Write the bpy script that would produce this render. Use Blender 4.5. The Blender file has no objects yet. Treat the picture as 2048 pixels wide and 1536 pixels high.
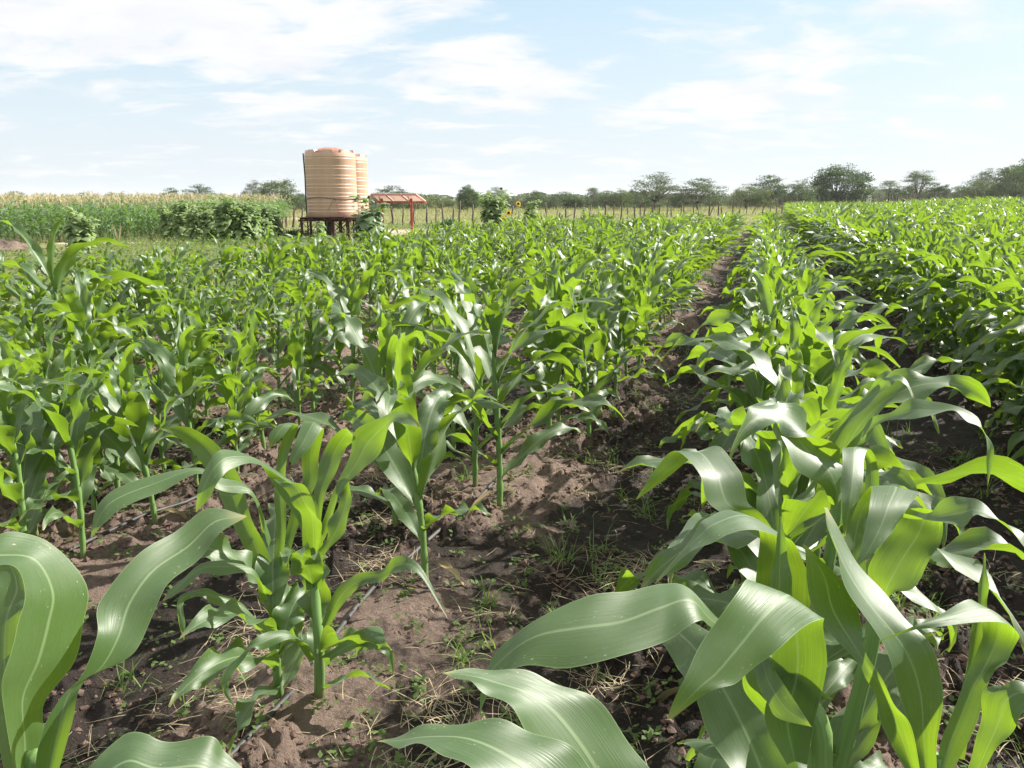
import bpy, math, random
import numpy as np
from mathutils import Vector
R = math.radians
rng = np.random.default_rng(7)
random.seed(7)
sc = bpy.context.scene
COL = sc.collection

# ------------------------------------------------------------------ camera, sky, sun
F, HC, HY = 1577.0, 1.6, 396.0
TH = math.atan((768 - HY) / F)
cd = bpy.data.cameras.new('camera'); cam = bpy.data.objects.new('camera', cd); COL.objects.link(cam)
cam.location = (0, 0, HC); cam.rotation_euler = (math.pi / 2 - TH, 0, 0)
cd.sensor_width = 36; cd.lens = 36 * F / 2048; cd.clip_start = 0.02; cd.clip_end = 9000
sc.camera = cam
SUN_AZ, SUN_EL = R(67), R(34)          # azimuth to the right of the view, elevation
w = bpy.data.worlds.new('World'); sc.world = w; w.use_nodes = True
def world_nodes():
    nt = w.node_tree; N = nt.nodes; L = nt.links; N.clear()
    def n(t, **k):
        x = N.new(t)
        for a, b in k.items(): setattr(x, a, b)
        return x
    def mth(op, a, b=None, c=None, clamp=False):
        m = n('ShaderNodeMath', operation=op); m.use_clamp = clamp
        for i, v in enumerate((a, b, c)):
            if v is None: continue
            if isinstance(v, (int, float)): m.inputs[i].default_value = v
            else: L.new(v, m.inputs[i])
        return m.outputs[0]
    out = n('ShaderNodeOutputWorld'); bg = n('ShaderNodeBackground'); bg.inputs[1].default_value = 0.067
    sky = n('ShaderNodeTexSky', sky_type='NISHITA'); sky.sun_disc = False
    sky.sun_elevation = SUN_EL; sky.sun_rotation = SUN_AZ
    sky.air_density = 1.0; sky.dust_density = 1.6; sky.ozone_density = 1.2
    tc = n('ShaderNodeTexCoord'); sep = n('ShaderNodeSeparateXYZ'); L.new(tc.outputs['Generated'], sep.inputs[0])
    X, Y, Z = sep.outputs
    zz = mth('ADD', mth('MAXIMUM', Z, 0.0), 0.16)
    cx = mth('DIVIDE', X, zz); cy = mth('DIVIDE', Y, zz)
    cmb = n('ShaderNodeCombineXYZ'); L.new(cx, cmb.inputs[0]); L.new(cy, cmb.inputs[1])
    def noise(scale, detail, rough, loc, sx=1.0, rot=0.0):
        mp = n('ShaderNodeMapping'); L.new(cmb.outputs[0], mp.inputs[0]); mp.inputs['Location'].default_value = loc
        mp.inputs['Scale'].default_value = (sx, 1, 1); mp.inputs['Rotation'].default_value = (0, 0, rot)
        t = n('ShaderNodeTexNoise'); t.inputs['Scale'].default_value = scale; t.inputs['Detail'].default_value = detail
        t.inputs['Roughness'].default_value = rough; t.inputs['Distortion'].default_value = 0.35; L.new(mp.outputs[0], t.inputs[0]); return t.outputs[0]
    big = noise(0.85, 3, 0.5, (3.1, 1.7, 0), 0.7, 0.35)
    fine = noise(3.6, 12, 0.60, (0.3, 5.2, 0), 0.75, 0.3)
    s = mth('ADD', mth('MULTIPLY', big, 0.50), mth('MULTIPLY', fine, 0.84))
    # a bank of cloud lies to the upper left
    bank = mth('MULTIPLY', mth('SUBTRACT', mth('MULTIPLY', Z, 0.9), mth('MULTIPLY', X, 0.10)), 0.42)
    s = mth('ADD', s, bank)
    vm = n('ShaderNodeVectorMath', operation='MULTIPLY'); L.new(tc.outputs['Generated'], vm.inputs[0]); vm.inputs[1].default_value = (1, 1, 2.6)
    for px, py, rad, amp in ((1640, 110, .13, .13), (1480, 190, .12, .08), (1120, 130, .22, .06), (90, 70, .28, .06), (520, 70, .25, .05), (620, 212, .075, .10), (490, 205, .035, .10), (1930, 84, .05, .09), (1850, 30, .12, .06), (1300, 120, .10, -.10), (1080, 50, .12, -.08), (700, 165, .12, -.07), (200, 240, .2, -.08), (1990, 170, .16, -.08)):
        x_, y_ = (px - 1024) / F, -(py - 768) / F; d_ = Vector((x_, math.cos(TH) + y_ * math.sin(TH), y_ * math.cos(TH) - math.sin(TH))).normalized()
        ds = n('ShaderNodeVectorMath', operation='DISTANCE'); L.new(vm.outputs[0], ds.inputs[0]); ds.inputs[1].default_value = (d_.x, d_.y, d_.z * 2.6)
        pm = n('ShaderNodeMapRange', interpolation_type='SMOOTHSTEP'); L.new(ds.outputs['Value'], pm.inputs[0]); pm.inputs[1].default_value = 0; pm.inputs[2].default_value = rad * 1.25; pm.inputs[3].default_value = amp; pm.inputs[4].default_value = 0
        s = mth('ADD', s, pm.outputs[0])
    rp = n('ShaderNodeValToRGB'); L.new(s, rp.inputs[0]); rp.color_ramp.interpolation = 'EASE'
    rp.color_ramp.elements[0].position = 0.66; rp.color_ramp.elements[1].position = 0.86
    shade = noise(3.4, 8, 0.6, (7.3, 2.2, 0), 0.75, 0.3)
    sr = n('ShaderNodeMapRange'); L.new(shade, sr.inputs[0]); sr.inputs[1].default_value = 0.3; sr.inputs[2].default_value = 0.7
    ccol = n('ShaderNodeMixRGB'); L.new(sr.outputs[0], ccol.inputs[0])
    ccol.inputs[1].default_value = (5.9, 6.05, 6.35, 1); ccol.inputs[2].default_value = (6.9, 6.9, 6.9, 1)
    thin = n('ShaderNodeMixRGB'); thin.inputs[0].default_value = 0.66       # thin high veil over the blue
    L.new(sky.outputs[0], thin.inputs[1]); thin.inputs[2].default_value = (4.1, 5.8, 6.9, 1)
    # paler towards the horizon
    hz = n('ShaderNodeMapRange'); L.new(Z, hz.inputs[0]); hz.inputs[1].default_value = 0.0; hz.inputs[2].default_value = 0.27
    hz.inputs[3].default_value = 0.85; hz.inputs[4].default_value = 0.0
    hm = n('ShaderNodeMixRGB'); L.new(hz.outputs[0], hm.inputs[0]); L.new(thin.outputs[0], hm.inputs[1]); hm.inputs[2].default_value = (5.9, 6.15, 6.4, 1)
    mx = n('ShaderNodeMixRGB'); L.new(rp.outputs[0], mx.inputs[0]); L.new(hm.outputs[0], mx.inputs[1]); L.new(ccol.outputs[0], mx.inputs[2])
    L.new(mx.outputs[0], bg.inputs[0]); L.new(bg.outputs[0], out.inputs[0])
world_nodes()
sd = bpy.data.lights.new('sun', 'SUN'); sun = bpy.data.objects.new('sun', sd); COL.objects.link(sun)
sd.energy = 5.0; sd.angle = R(0.5); sd.color = (1.0, 0.95, 0.86)
sdir = Vector((math.sin(SUN_AZ) * math.cos(SUN_EL), math.cos(SUN_AZ) * math.cos(SUN_EL), math.sin(SUN_EL)))
sun.rotation_euler = sdir.to_track_quat('Z', 'Y').to_euler(); sun.location = (20, 10, 30)
vs = sc.view_settings; vs.view_transform = 'Standard'; vs.look = 'None'; vs.exposure = 1.2; vs.gamma = 1
try: sc.cycles.max_bounces = 8; sc.cycles.transmission_bounces = 6; sc.cycles.diffuse_bounces = 4; sc.cycles.glossy_bounces = 3
except Exception: pass

# ------------------------------------------------------------------ projection of a photo pixel at a given depth
CT, ST = math.cos(TH), math.sin(TH)
def P(px, py, zc):
    x, y = (px - 1024) / F * zc, -(py - 768) / F * zc
    return np.array([x, zc * CT + y * ST, HC + y * CT - zc * ST])
def G(px, py, z=0.0):
    a = P(px, py, 1.0); t = (z - HC) / (a[2] - HC); return a[0] * t, a[1] * t
def atY(px, y, z=0.0):                     # point at forward distance y seen in column px
    zc = y * CT + (HC - z) * ST
    return np.array([(px - 1024) / F * zc, y, z])
def pix(p):
    zc = p[1] * CT + (HC - p[2]) * ST
    up = -p[1] * -ST + (p[2] - HC) * CT
    return 1024 + F * p[0] / zc, 768 - F * up / zc, zc
AZ = R(17.343); CA, SA = math.cos(AZ), math.sin(AZ)
def XY(u, v): return u * CA + v * SA, -u * SA + v * CA
def UV(x, y): return x * CA - y * SA, x * SA + y * CA

# ------------------------------------------------------------------ mesh + object helpers
def mk_mesh(name, V, Fq, mats, uv=None, smooth=True, midx=None, attr=None):
    me = bpy.data.meshes.new(name)
    V = np.asarray(V, dtype=np.float32).reshape(-1, 3)
    if isinstance(Fq, np.ndarray): counts = np.full(len(Fq), Fq.shape[1], dtype=np.int32); idx = Fq.reshape(-1).astype(np.int32)
    else:
        counts = np.array([len(f) for f in Fq], dtype=np.int32); idx = np.concatenate([np.asarray(f, dtype=np.int32) for f in Fq])
    me.vertices.add(len(V)); me.vertices.foreach_set('co', V.ravel())
    me.loops.add(len(idx)); me.loops.foreach_set('vertex_index', idx)
    me.polygons.add(len(counts)); st = np.zeros(len(counts), dtype=np.int32); st[1:] = np.cumsum(counts)[:-1]
    me.polygons.foreach_set('loop_start', st); me.polygons.foreach_set('loop_total', counts)
    me.polygons.foreach_set('use_smooth', np.full(len(counts), smooth))
    if midx is not None: me.polygons.foreach_set('material_index', np.asarray(midx, dtype=np.int32))
    if uv is not None:
        l = me.uv_layers.new(name='UVMap'); l.data.foreach_set('uv', np.asarray(uv, dtype=np.float32)[idx].ravel())
    if attr:
        for k, a in attr.items():
            at = me.attributes.new(k, 'FLOAT', 'POINT'); at.data.foreach_set('value', np.asarray(a, dtype=np.float32))
    me.update(calc_edges=True)
    for m in (mats if isinstance(mats, (list, tuple)) else [mats]): me.materials.append(m)
    return me
def link(name, me, parent=None, loc=None, rot=None, scale=None):
    o = bpy.data.objects.new(name, me); COL.objects.link(o)
    if parent is not None: o.parent = parent
    if loc is not None: o.location = loc
    if rot is not None: o.rotation_euler = rot
    if scale is not None: o.scale = scale if hasattr(scale, '__len__') else (scale,) * 3
    return o
def tag(o, label=None, cat=None, group=None, kind=None):
    if label: o['label'] = label
    if cat: o['category'] = cat
    if group: o['group'] = group
    if kind: o['kind'] = kind
    return o
def copy_tree(src, parent=None):
    c = src.copy(); COL.objects.link(c)
    if parent is not None: c.parent = parent
    for ch in list(src.children): copy_tree(ch, c)
    return c
class MB:
    """collects vertices and faces of one mesh"""
    def __init__(s): s.V = []; s.F = []; s.U = []; s.n = 0
    def add(s, V, F_, U=None):
        V = np.asarray(V, dtype=float).reshape(-1, 3)
        s.V.append(V); s.F += [tuple(int(i) + s.n for i in f) for f in F_]
        s.U.append(np.zeros((len(V), 2)) if U is None else np.asarray(U)); s.n += len(V); return s
    def box(s, c, d, rz=0.0, taper=1.0):
        x, y, z = d[0] / 2, d[1] / 2, d[2] / 2
        v = np.array([[-x, -y, -z], [x, -y, -z], [x, y, -z], [-x, y, -z], [-x * taper, -y * taper, z], [x * taper, -y * taper, z], [x * taper, y * taper, z], [-x * taper, y * taper, z]])
        cr, sr_ = math.cos(rz), math.sin(rz); v = v @ np.array([[cr, sr_, 0], [-sr_, cr, 0], [0, 0, 1]]) + np.asarray(c)
        return s.add(v, [(0, 3, 2, 1), (4, 5, 6, 7), (0, 1, 5, 4), (1, 2, 6, 5), (2, 3, 7, 6), (3, 0, 4, 7)])
    def tube(s, pts, rad, k=6, cap=True):
        V, Fq, U = tube_arr(pts, rad, k); s.add(V, Fq.tolist(), U)
        if cap:
            n = len(pts); b = s.n - len(V)
            s.F.append(tuple(b + i for i in reversed(range(k)))); s.F.append(tuple(b + (n - 1) * k + i for i in range(k)))
        return s
    def bar(s, a, b, wd): return s.tube([a, b], [wd, wd], 4)
    def lathe(s, prof, k=48, c=(0, 0, 0)):
        n = len(prof); a = np.arange(k) * 2 * math.pi / k
        V = np.array([[r * math.cos(t) + c[0], r * math.sin(t) + c[1], z + c[2]] for r, z in prof for t in a])
        Fq = [(i * k + j, i * k + (j + 1) % k, (i + 1) * k + (j + 1) % k, (i + 1) * k + j) for i in range(n - 1) for j in range(k)]
        return s.add(V, Fq)
    def build(s, name, mats, parent=None, smooth=False, link_it=True):
        me = mk_mesh(name, np.concatenate(s.V), s.F, mats, uv=np.concatenate(s.U), smooth=smooth)
        return link(name, me, parent) if link_it else me
def tube_arr(pts, rad, k=6):
    pts = np.asarray(pts, dtype=float); n = len(pts); rad = np.broadcast_to(np.asarray(rad, dtype=float), (n,))
    T = np.gradient(pts, axis=0); T /= np.linalg.norm(T, axis=1)[:, None] + 1e-9
    ref = np.where(np.abs(T[:, 2:3]) > 0.9, np.array([[1.0, 0, 0]]), np.array([[0, 0, 1.0]])) if n > 2 else np.repeat(np.array([[1.0, 0, 0]] if abs(T[0, 2]) > 0.9 else [[0, 0, 1.0]]), n, 0)
    if n > 2: ref = np.repeat(ref[n // 2:n // 2 + 1], n, 0)
    A = np.cross(T, ref); A /= np.linalg.norm(A, axis=1)[:, None] + 1e-9; B = np.cross(T, A)
    a = np.arange(k) * 2 * math.pi / k + math.pi / k
    V = (pts[:, None, :] + rad[:, None, None] * (np.cos(a)[None, :, None] * A[:, None, :] + np.sin(a)[None, :, None] * B[:, None, :])).reshape(-1, 3)
    i = np.arange(n - 1)[:, None]; j = np.arange(k)[None, :]; jn = (j + 1) % k
    Fq = np.stack([i * k + j, i * k + jn, (i + 1) * k + jn, (i + 1) * k + j], -1).reshape(-1, 4)
    U = np.stack([np.tile(np.arange(k) / k, n), np.repeat(np.linspace(0, 1, n), k)], -1)
    return V, Fq, U

# ------------------------------------------------------------------ noise
def vnoise(x, y, seed=0):
    xi = np.floor(x).astype(np.int64); yi = np.floor(y).astype(np.int64); fx = x - xi; fy = y - yi
    def h(a, b):
        n = (a * 374761393 + b * 668265263 + seed * 974634777) & 0xffffffff
        n = ((n ^ (n >> 13)) * 1274126177) & 0xffffffff; return ((n ^ (n >> 16)) & 0xffff) / 65535.0
    sx = fx * fx * (3 - 2 * fx); sy = fy * fy * (3 - 2 * fy)
    return (h(xi, yi) * (1 - sx) + h(xi + 1, yi) * sx) * (1 - sy) + (h(xi, yi + 1) * (1 - sx) + h(xi + 1, yi + 1) * sx) * sy
def fbm(x, y, o=4, seed=0, g=0.5):
    a, s, t = 1.0, 0.0, 0.0
    for i in range(o): s = s + a * vnoise(x * 2 ** i + i * 17.3, y * 2 ** i - i * 9.1, seed + i); t += a; a *= g
    return s / t
def smooth(a, b, x): t = np.clip((x - a) / (b - a), 0, 1); return t * t * (3 - 2 * t)
ROW0, ROWS = 0.33, 1.52                     # first row right of the open furrow, and the row spacing
def soil_mask(x, y):                        # 1 inside the young maize plot
    u, v = UV(x, y); wob = (fbm(x * 0.5, y * 0.5, 3, 5) - 0.5) * 2.0
    left = smooth(-8.6, -7.9, u + wob * 0.5)
    far = 1 - smooth(0, 2.5, v - np.where(u < 3, np.interp(u, [-8, -4, 0.6, 3], [30, 34, 40, 60]), 95) + wob)
    return left * far
def gh(x, y):
    """height of the ground"""
    x = np.asarray(x, dtype=float); y = np.asarray(y, dtype=float)
    u, v = UV(x, y); m = soil_mask(x, y); d = np.hypot(x, y)
    wv = (fbm(x * 0.9, y * 0.9, 2, 33) - 0.5) * 0.5
    ridge = 0.035 * np.cos((u + wv * 0.35 - ROW0) / ROWS * 2 * math.pi)
    n1 = (fbm(x * 1.3, y * 1.3, 3, 1) - 0.5) * 0.09
    b = fbm(x * 9, y * 9, 4, 11, 0.55); clod = np.maximum(b - 0.48, 0) * 0.26
    b2 = np.abs(fbm(x * 17, y * 17, 3, 21, 0.6) - 0.5) * 0.09
    b2 = b2 + (fbm(x * 27, y * 27, 3, 51, 0.6) - 0.5) * 0.030
    rough = smooth(0.38, 0.6, fbm(x * 1.1 + 3, y * 1.1, 3, 8)) * 0.70 + 0.30
    near = 1 - smooth(14, 30, d)
    h = m * (ridge + n1 * near + (clod + b2) * rough * near) + (1 - m) * (fbm(x * 0.25, y * 0.25, 3, 3) - 0.5) * 0.25 * smooth(3, 12, d) * (1 - smooth(60, 200, d))
    mx, my = G(20, 500); h = h + 0.38 * np.exp(-(((x - mx + .5) / 1.1) ** 2 + ((y - my) / 0.7) ** 2)) * (0.75 + 0.5 * fbm(x * 3, y * 3, 3, 6))
    return h

# ------------------------------------------------------------------ materials
def newmat(name):
    m = bpy.data.materials.new(name); m.use_nodes = True; nt = m.node_tree; nt.nodes.clear(); return m, nt
class NT:
    def __init__(s, nt): s.nt = nt; s.L = nt.links
    def n(s, t, **k):
        x = s.nt.nodes.new(t)
        for a, b in k.items(): setattr(x, a, b)
        return x
    def set(s, sock, v):
        if isinstance(v, bpy.types.NodeSocket): s.L.new(v, sock)
        elif v is not None:
            sock.default_value = v
    def m(s, op, a, b=None, clamp=False):
        x = s.n('ShaderNodeMath', operation=op); x.use_clamp = clamp; s.set(x.inputs[0], a); s.set(x.inputs[1], b); return x.outputs[0]
    def mix(s, f, a, b, bt='MIX'):
        x = s.n('ShaderNodeMixRGB', blend_type=bt); s.set(x.inputs[0], f); s.set(x.inputs[1], a); s.set(x.inputs[2], b); return x.outputs[0]
    def noise(s, vec, scale, detail=4, rough=0.5, dist=0.0):
        x = s.n('ShaderNodeTexNoise'); s.set(x.inputs['Vector'], vec); x.inputs['Scale'].default_value = scale
        x.inputs['Detail'].default_value = detail; x.inputs['Roughness'].default_value = rough; x.inputs['Distortion'].default_value = dist; return x.outputs[0]
    def mr(s, v, a, b, c=0.0, d=1.0):
        x = s.n('ShaderNodeMapRange'); x.clamp = True; s.set(x.inputs[0], v)
        for i, q in enumerate((a, b, c, d)): x.inputs[i + 1].default_value = q
        return x.outputs[0]
    def pos(s): return s.n('ShaderNodeNewGeometry').outputs['Position']
    def obj(s): return s.n('ShaderNodeTexCoord').outputs['Object']
    def scale(s, v, sc_):
        x = s.n('ShaderNodeVectorMath', operation='MULTIPLY'); s.set(x.inputs[0], v); x.inputs[1].default_value = sc_; return x.outputs[0]
    def bsdf(s, col, rough=0.6, spec=0.5, **k):
        x = s.n('ShaderNodeBsdfPrincipled'); s.set(x.inputs['Base Color'], col); s.set(x.inputs['Roughness'], rough); s.set(x.inputs['Specular IOR Level'], spec)
        for a, b in k.items(): s.set(x.inputs[a], b)
        return x
    def bump(s, h, st=0.3, dist=0.01):
        x = s.n('ShaderNodeBump'); s.set(x.inputs['Height'], h); x.inputs['Strength'].default_value = st; x.inputs['Distance'].default_value = dist; return x.outputs[0]
    def out(s, sh):
        o = s.n('ShaderNodeOutputMaterial'); s.L.new(sh, o.inputs[0])
def C4(*c): return (c[0], c[1], c[2], 1)

def leaf_material(name, top=(0.028, 0.074, 0.019), under=(0.040, 0.098, 0.024), trans=(0.40, 0.56, 0.018), tf=0.40, rough=0.46, spec=1.0, rib=(0.24, 0.33, 0.16), veins=True, glau=0.20):
    m, nt = newmat(name); s = NT(nt)
    tc = s.n('ShaderNodeTexCoord'); uv = tc.outputs['UV']
    sep = s.n('ShaderNodeSeparateXYZ'); s.L.new(uv, sep.inputs[0])
    geo = s.n('ShaderNodeNewGeometry'); info = s.n('ShaderNodeObjectInfo')
    stripes = s.noise(s.scale(uv, (60, 3, 1)), 1.0, 2, 0.6)
    fine = s.noise(s.scale(uv, (170, 2, 1)), 1.0, 1, 0.5)
    patch = s.noise(geo.outputs['Position'], 5.0, 3, 0.5)
    var = s.m('ADD', s.m('MULTIPLY', info.outputs['Random'], 0.4), s.m('MULTIPLY', patch, 0.6))
    base = s.mix(geo.outputs['Backfacing'], C4(*top), C4(*under))
    base = s.mix(s.mr(var, 0.25, 0.75), base, s.mix(0.5, base, C4(0.07, 0.13, 0.025)))
    if veins:
        base = s.mix(s.mr(stripes, 0.35, 0.65, 0.0, 0.8), base, C4(top[0] * 1.9, top[1] * 1.55, top[2] * 1.6))
        d = s.m('ABSOLUTE', s.m('SUBTRACT', sep.outputs[0], 0.5))
        ribm = s.mr(d, 0.010, 0.030, 1.0, 0.0)
        base = s.mix(s.m('MULTIPLY', ribm, 0.75), base, C4(*rib))
        sp = s.noise(s.scale(uv, (9, 16, 1)), 3.0, 2, 0.5)
        edge = s.mr(d, 0.485, 0.498, 0.0, 0.6)
        base = s.mix(edge, base, C4(0.35, 0.45, 0.22))
        tipm = s.mr(sep.outputs[1], 0.93, 1.0, 0.0, 0.8)
        base = s.mix(tipm, base, C4(0.36, 0.30, 0.10))
        base = s.mix(s.mr(fine, 0.45, 0.75, 0.0, 0.30), base, C4(0.12, 0.19, 0.07))
        spots = s.m('MULTIPLY', s.mr(sp, 0.665, 0.70, 0.0, 0.8), s.mr(s.noise(s.scale(uv, (2, 3, 1)), 2.0, 1, 0.5), 0.55, 0.62))
        base = s.mix(spots, base, C4(0.5, 0.55, 0.4))
        dust = s.noise(geo.outputs['Position'], 38.0, 6, 0.7)
        base = s.mix(s.mr(dust, 0.5, 0.8, 0.0, 0.35), base, C4(0.11, 0.15, 0.08))
        yel = s.m('MULTIPLY', s.mr(s.noise(s.scale(uv, (3, 5, 1)), 1.6, 5, 0.6), 0.58, 0.75), s.mr(sep.outputs[1], 0.3, 0.9))
        base = s.mix(s.m('MULTIPLY', yel, 0.5), base, C4(0.16, 0.19, 0.04))
        rg = s.mr(stripes, 0.3, 0.7, rough - 0.06, rough + 0.10)
        bmp = s.bump(s.m('ADD', s.m('MULTIPLY', stripes, 1.0), s.m('MULTIPLY', fine, 0.4)), 0.30, 0.0016)
    else:
        rg = rough; bmp = s.bump(s.noise(s.scale(uv, (14, 14, 1)), 1.0, 3, 0.5), 0.4, 0.004)
    b = s.bsdf(base, rg, spec)
    s.set(b.inputs['Sheen Weight'], glau); s.set(b.inputs['Sheen Roughness'], 0.45); s.set(b.inputs['Sheen Tint'], C4(0.85, 0.92, 0.88))
    s.L.new(bmp, b.inputs['Normal'])
    tr = s.n('ShaderNodeBsdfTranslucent')
    tcol = C4(*trans)
    if veins:
        tcol = s.mix(s.mr(stripes, 0.35, 0.62, 0.0, 0.85), tcol, C4(trans[0] * 0.42, trans[1] * 0.56, trans[2]))
        tcol = s.mix(s.mr(s.noise(geo.outputs['Position'], 22.0, 5, 0.65), 0.4, 0.7, 0.0, 0.5), tcol, C4(trans[0] * 0.45, trans[1] * 0.62, trans[2]))
        tcol = s.mix(s.m('MULTIPLY', ribm, 0.6), tcol, C4(0.25, 0.42, 0.08))
    tcol = s.mix(s.mr(var, 0.2, 0.8, 0.0, 0.4), tcol, C4(trans[0] * 0.6, trans[1] * 0.8, trans[2]))
    s.set(tr.inputs[0], tcol)
    mx = s.n('ShaderNodeMixShader'); mx.inputs[0].default_value = tf; s.L.new(b.outputs[0], mx.inputs[1]); s.L.new(tr.outputs[0], mx.inputs[2])
    s.out(mx.outputs[0]); return m
M = {}
M['maize'] = leaf_material('maize_leaf')
M['dead'] = leaf_material('dry_maize_leaf', top=(0.22, 0.17, 0.10), under=(0.24, 0.19, 0.12), trans=(0.28, 0.22, 0.09), tf=0.3, rough=0.8, spec=0.2, rib=(0.4, 0.33, 0.2), glau=0.1)
M['ripe'] = leaf_material('ripe_maize_leaf', top=(0.06, 0.125, 0.04), under=(0.08, 0.15, 0.05), trans=(0.30, 0.50, 0.04), tf=0.33, glau=0.2)
M['sunleaf'] = leaf_material('sunflower_leaf', top=(0.15, 0.23, 0.07), under=(0.22, 0.29, 0.12), trans=(0.42, 0.60, 0.10), tf=0.3, rough=0.55, spec=0.4, veins=False)
M['weed'] = leaf_material('weed_leaf', top=(0.09, 0.15, 0.035), under=(0.11, 0.17, 0.05), trans=(0.28, 0.42, 0.05), tf=0.35, rough=0.6, spec=0.3, veins=False, glau=0.1)
M['darkbush'] = leaf_material('bush_leaf', top=(0.025, 0.075, 0.022), under=(0.04, 0.09, 0.03), trans=(0.08, 0.2, 0.03), tf=0.25, rough=0.5, spec=0.35, veins=False, glau=0.1)

def simple(name, c1, c2, nscale=8.0, rough=0.7, spec=0.4, bump=0.3, bdist=0.01, stretch=(1, 1, 1), metal=0.0, detail=6, tf=0.0, tcol=None, lo=0.35, hi=0.65):
    m, nt = newmat(name); s = NT(nt); v = s.scale(s.obj(), stretch)
    nz = s.noise(v, nscale, detail, 0.6)
    info = s.n('ShaderNodeObjectInfo')
    col = s.mix(s.mr(nz, lo, hi), C4(*c1), C4(*c2))
    col = s.mix(s.mr(info.outputs['Random'], 0, 1, 0.0, 0.25), col, C4(c1[0] * 0.7, c1[1] * 0.7, c1[2] * 0.7))
    b = s.bsdf(col, rough, spec, Metallic=metal)
    if bump: s.L.new(s.bump(nz, bump, bdist), b.inputs['Normal'])
    if tf:
        tr = s.n('ShaderNodeBsdfTranslucent'); s.set(tr.inputs[0], C4(*tcol)); mx = s.n('ShaderNodeMixShader'); mx.inputs[0].default_value = tf
        s.L.new(b.outputs[0], mx.inputs[1]); s.L.new(tr.outputs[0], mx.inputs[2]); s.out(mx.outputs[0])
    else: s.out(b.outputs[0])
    return m
def stalk_material():
    m, nt = newmat('maize_stalk'); s = NT(nt)
    uv = s.n('ShaderNodeTexCoord').outputs['UV']; sep = s.n('ShaderNodeSeparateXYZ'); s.L.new(uv, sep.inputs[0])
    st = s.noise(s.scale(uv, (26, 1.5, 1)), 1.0, 2, 0.5)
    col = s.mix(s.mr(st, 0.3, 0.7), C4(0.11, 0.22, 0.055), C4(0.20, 0.31, 0.10))
    col = s.mix(s.mr(sep.outputs[1], 0.02, 0.10, 0.85, 0.0), col, C4(0.22, 0.055, 0.06))      # purple-red foot
    b = s.bsdf(col, 0.45, 0.45); s.L.new(s.bump(st, 0.2, 0.002), b.inputs['Normal'])
    tr = s.n('ShaderNodeBsdfTranslucent'); s.set(tr.inputs[0], C4(0.3, 0.5, 0.08)); mx = s.n('ShaderNodeMixShader'); mx.inputs[0].default_value = 0.15
    s.L.new(b.outputs[0], mx.inputs[1]); s.L.new(tr.outputs[0], mx.inputs[2]); s.out(mx.outputs[0]); return m
M['stalk'] = stalk_material()
M['straw'] = simple('dry_straw', (0.42, 0.34, 0.20), (0.60, 0.52, 0.36), 30, 0.8, 0.2, 0, tf=0.25, tcol=(0.5, 0.42, 0.2))
M['grass'] = simple('green_grass', (0.09, 0.17, 0.04), (0.17, 0.24, 0.07), 3, 0.6, 0.3, 0, tf=0.35, tcol=(0.3, 0.45, 0.06))
M['drygrass'] = simple('pale_grass', (0.20, 0.22, 0.09), (0.36, 0.33, 0.16), 0.6, 0.75, 0.2, 0, tf=0.3, tcol=(0.38, 0.4, 0.14))
M['tassel'] = simple('maize_tassel', (0.58, 0.53, 0.30), (0.72, 0.66, 0.42), 2, 0.8, 0.2, 0, tf=0.3, tcol=(0.6, 0.48, 0.2))
M['wood'] = simple('weathered_wood', (0.07, 0.055, 0.045), (0.20, 0.165, 0.135), 9, 0.85, 0.2, 0.6, 0.01, (1, 1, 0.15))
M['stake'] = simple('grey_stakes', (0.10, 0.085, 0.08), (0.24, 0.20, 0.18), 3, 0.9, 0.2, 0.4, 0.02, (1, 1, 0.2))
M['bark'] = simple('thorn_tree_bark', (0.07, 0.055, 0.045), (0.16, 0.13, 0.11), 6, 0.9, 0.2, 0.6, 0.03, (1, 1, 0.3))
M['red'] = simple('red_oxide_paint', (0.24, 0.045, 0.03), (0.33, 0.08, 0.05), 4, 0.5, 0.4, 0.1)
M['rust'] = simple('rusty_stand_steel', (0.035, 0.018, 0.015), (0.10, 0.035, 0.026), 6, 0.7, 0.3, 0.2)
M['black'] = simple('black_rubber_pipe', (0.02, 0.02, 0.022), (0.085, 0.075, 0.07), 12, 0.6, 0.5, 0.2, 0.002)
M['panel'] = simple('panel_backsheet', (0.80, 0.70, 0.66), (0.86, 0.80, 0.78), 3, 0.5, 0.4, 0)
M['cell'] = simple('solar_cells', (0.012, 0.018, 0.05), (0.02, 0.03, 0.08), 20, 0.15, 0.6, 0)
M['sheet'] = simple('galvanised_sheet', (0.24, 0.27, 0.31), (0.38, 0.41, 0.45), 5, 0.45, 0.5, 0.1, metal=0.3)
M['white'] = simple('white_sheet', (0.7, 0.72, 0.74), (0.82, 0.83, 0.84), 5, 0.5, 0.4, 0.05)
M['petal'] = simple('sunflower_petals', (0.60, 0.38, 0.05), (0.70, 0.50, 0.10), 20, 0.6, 0.3, 0, tf=0.35, tcol=(0.9, 0.55, 0.03))
M['seed'] = simple('sunflower_disc', (0.05, 0.028, 0.015), (0.13, 0.075, 0.03), 60, 0.9, 0.2, 0.8, 0.02)
M['rock'] = simple('soil_clod', (0.05, 0.034, 0.028), (0.17, 0.115, 0.093), 18, 0.95, 0.15, 0.8, 0.01)

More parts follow.
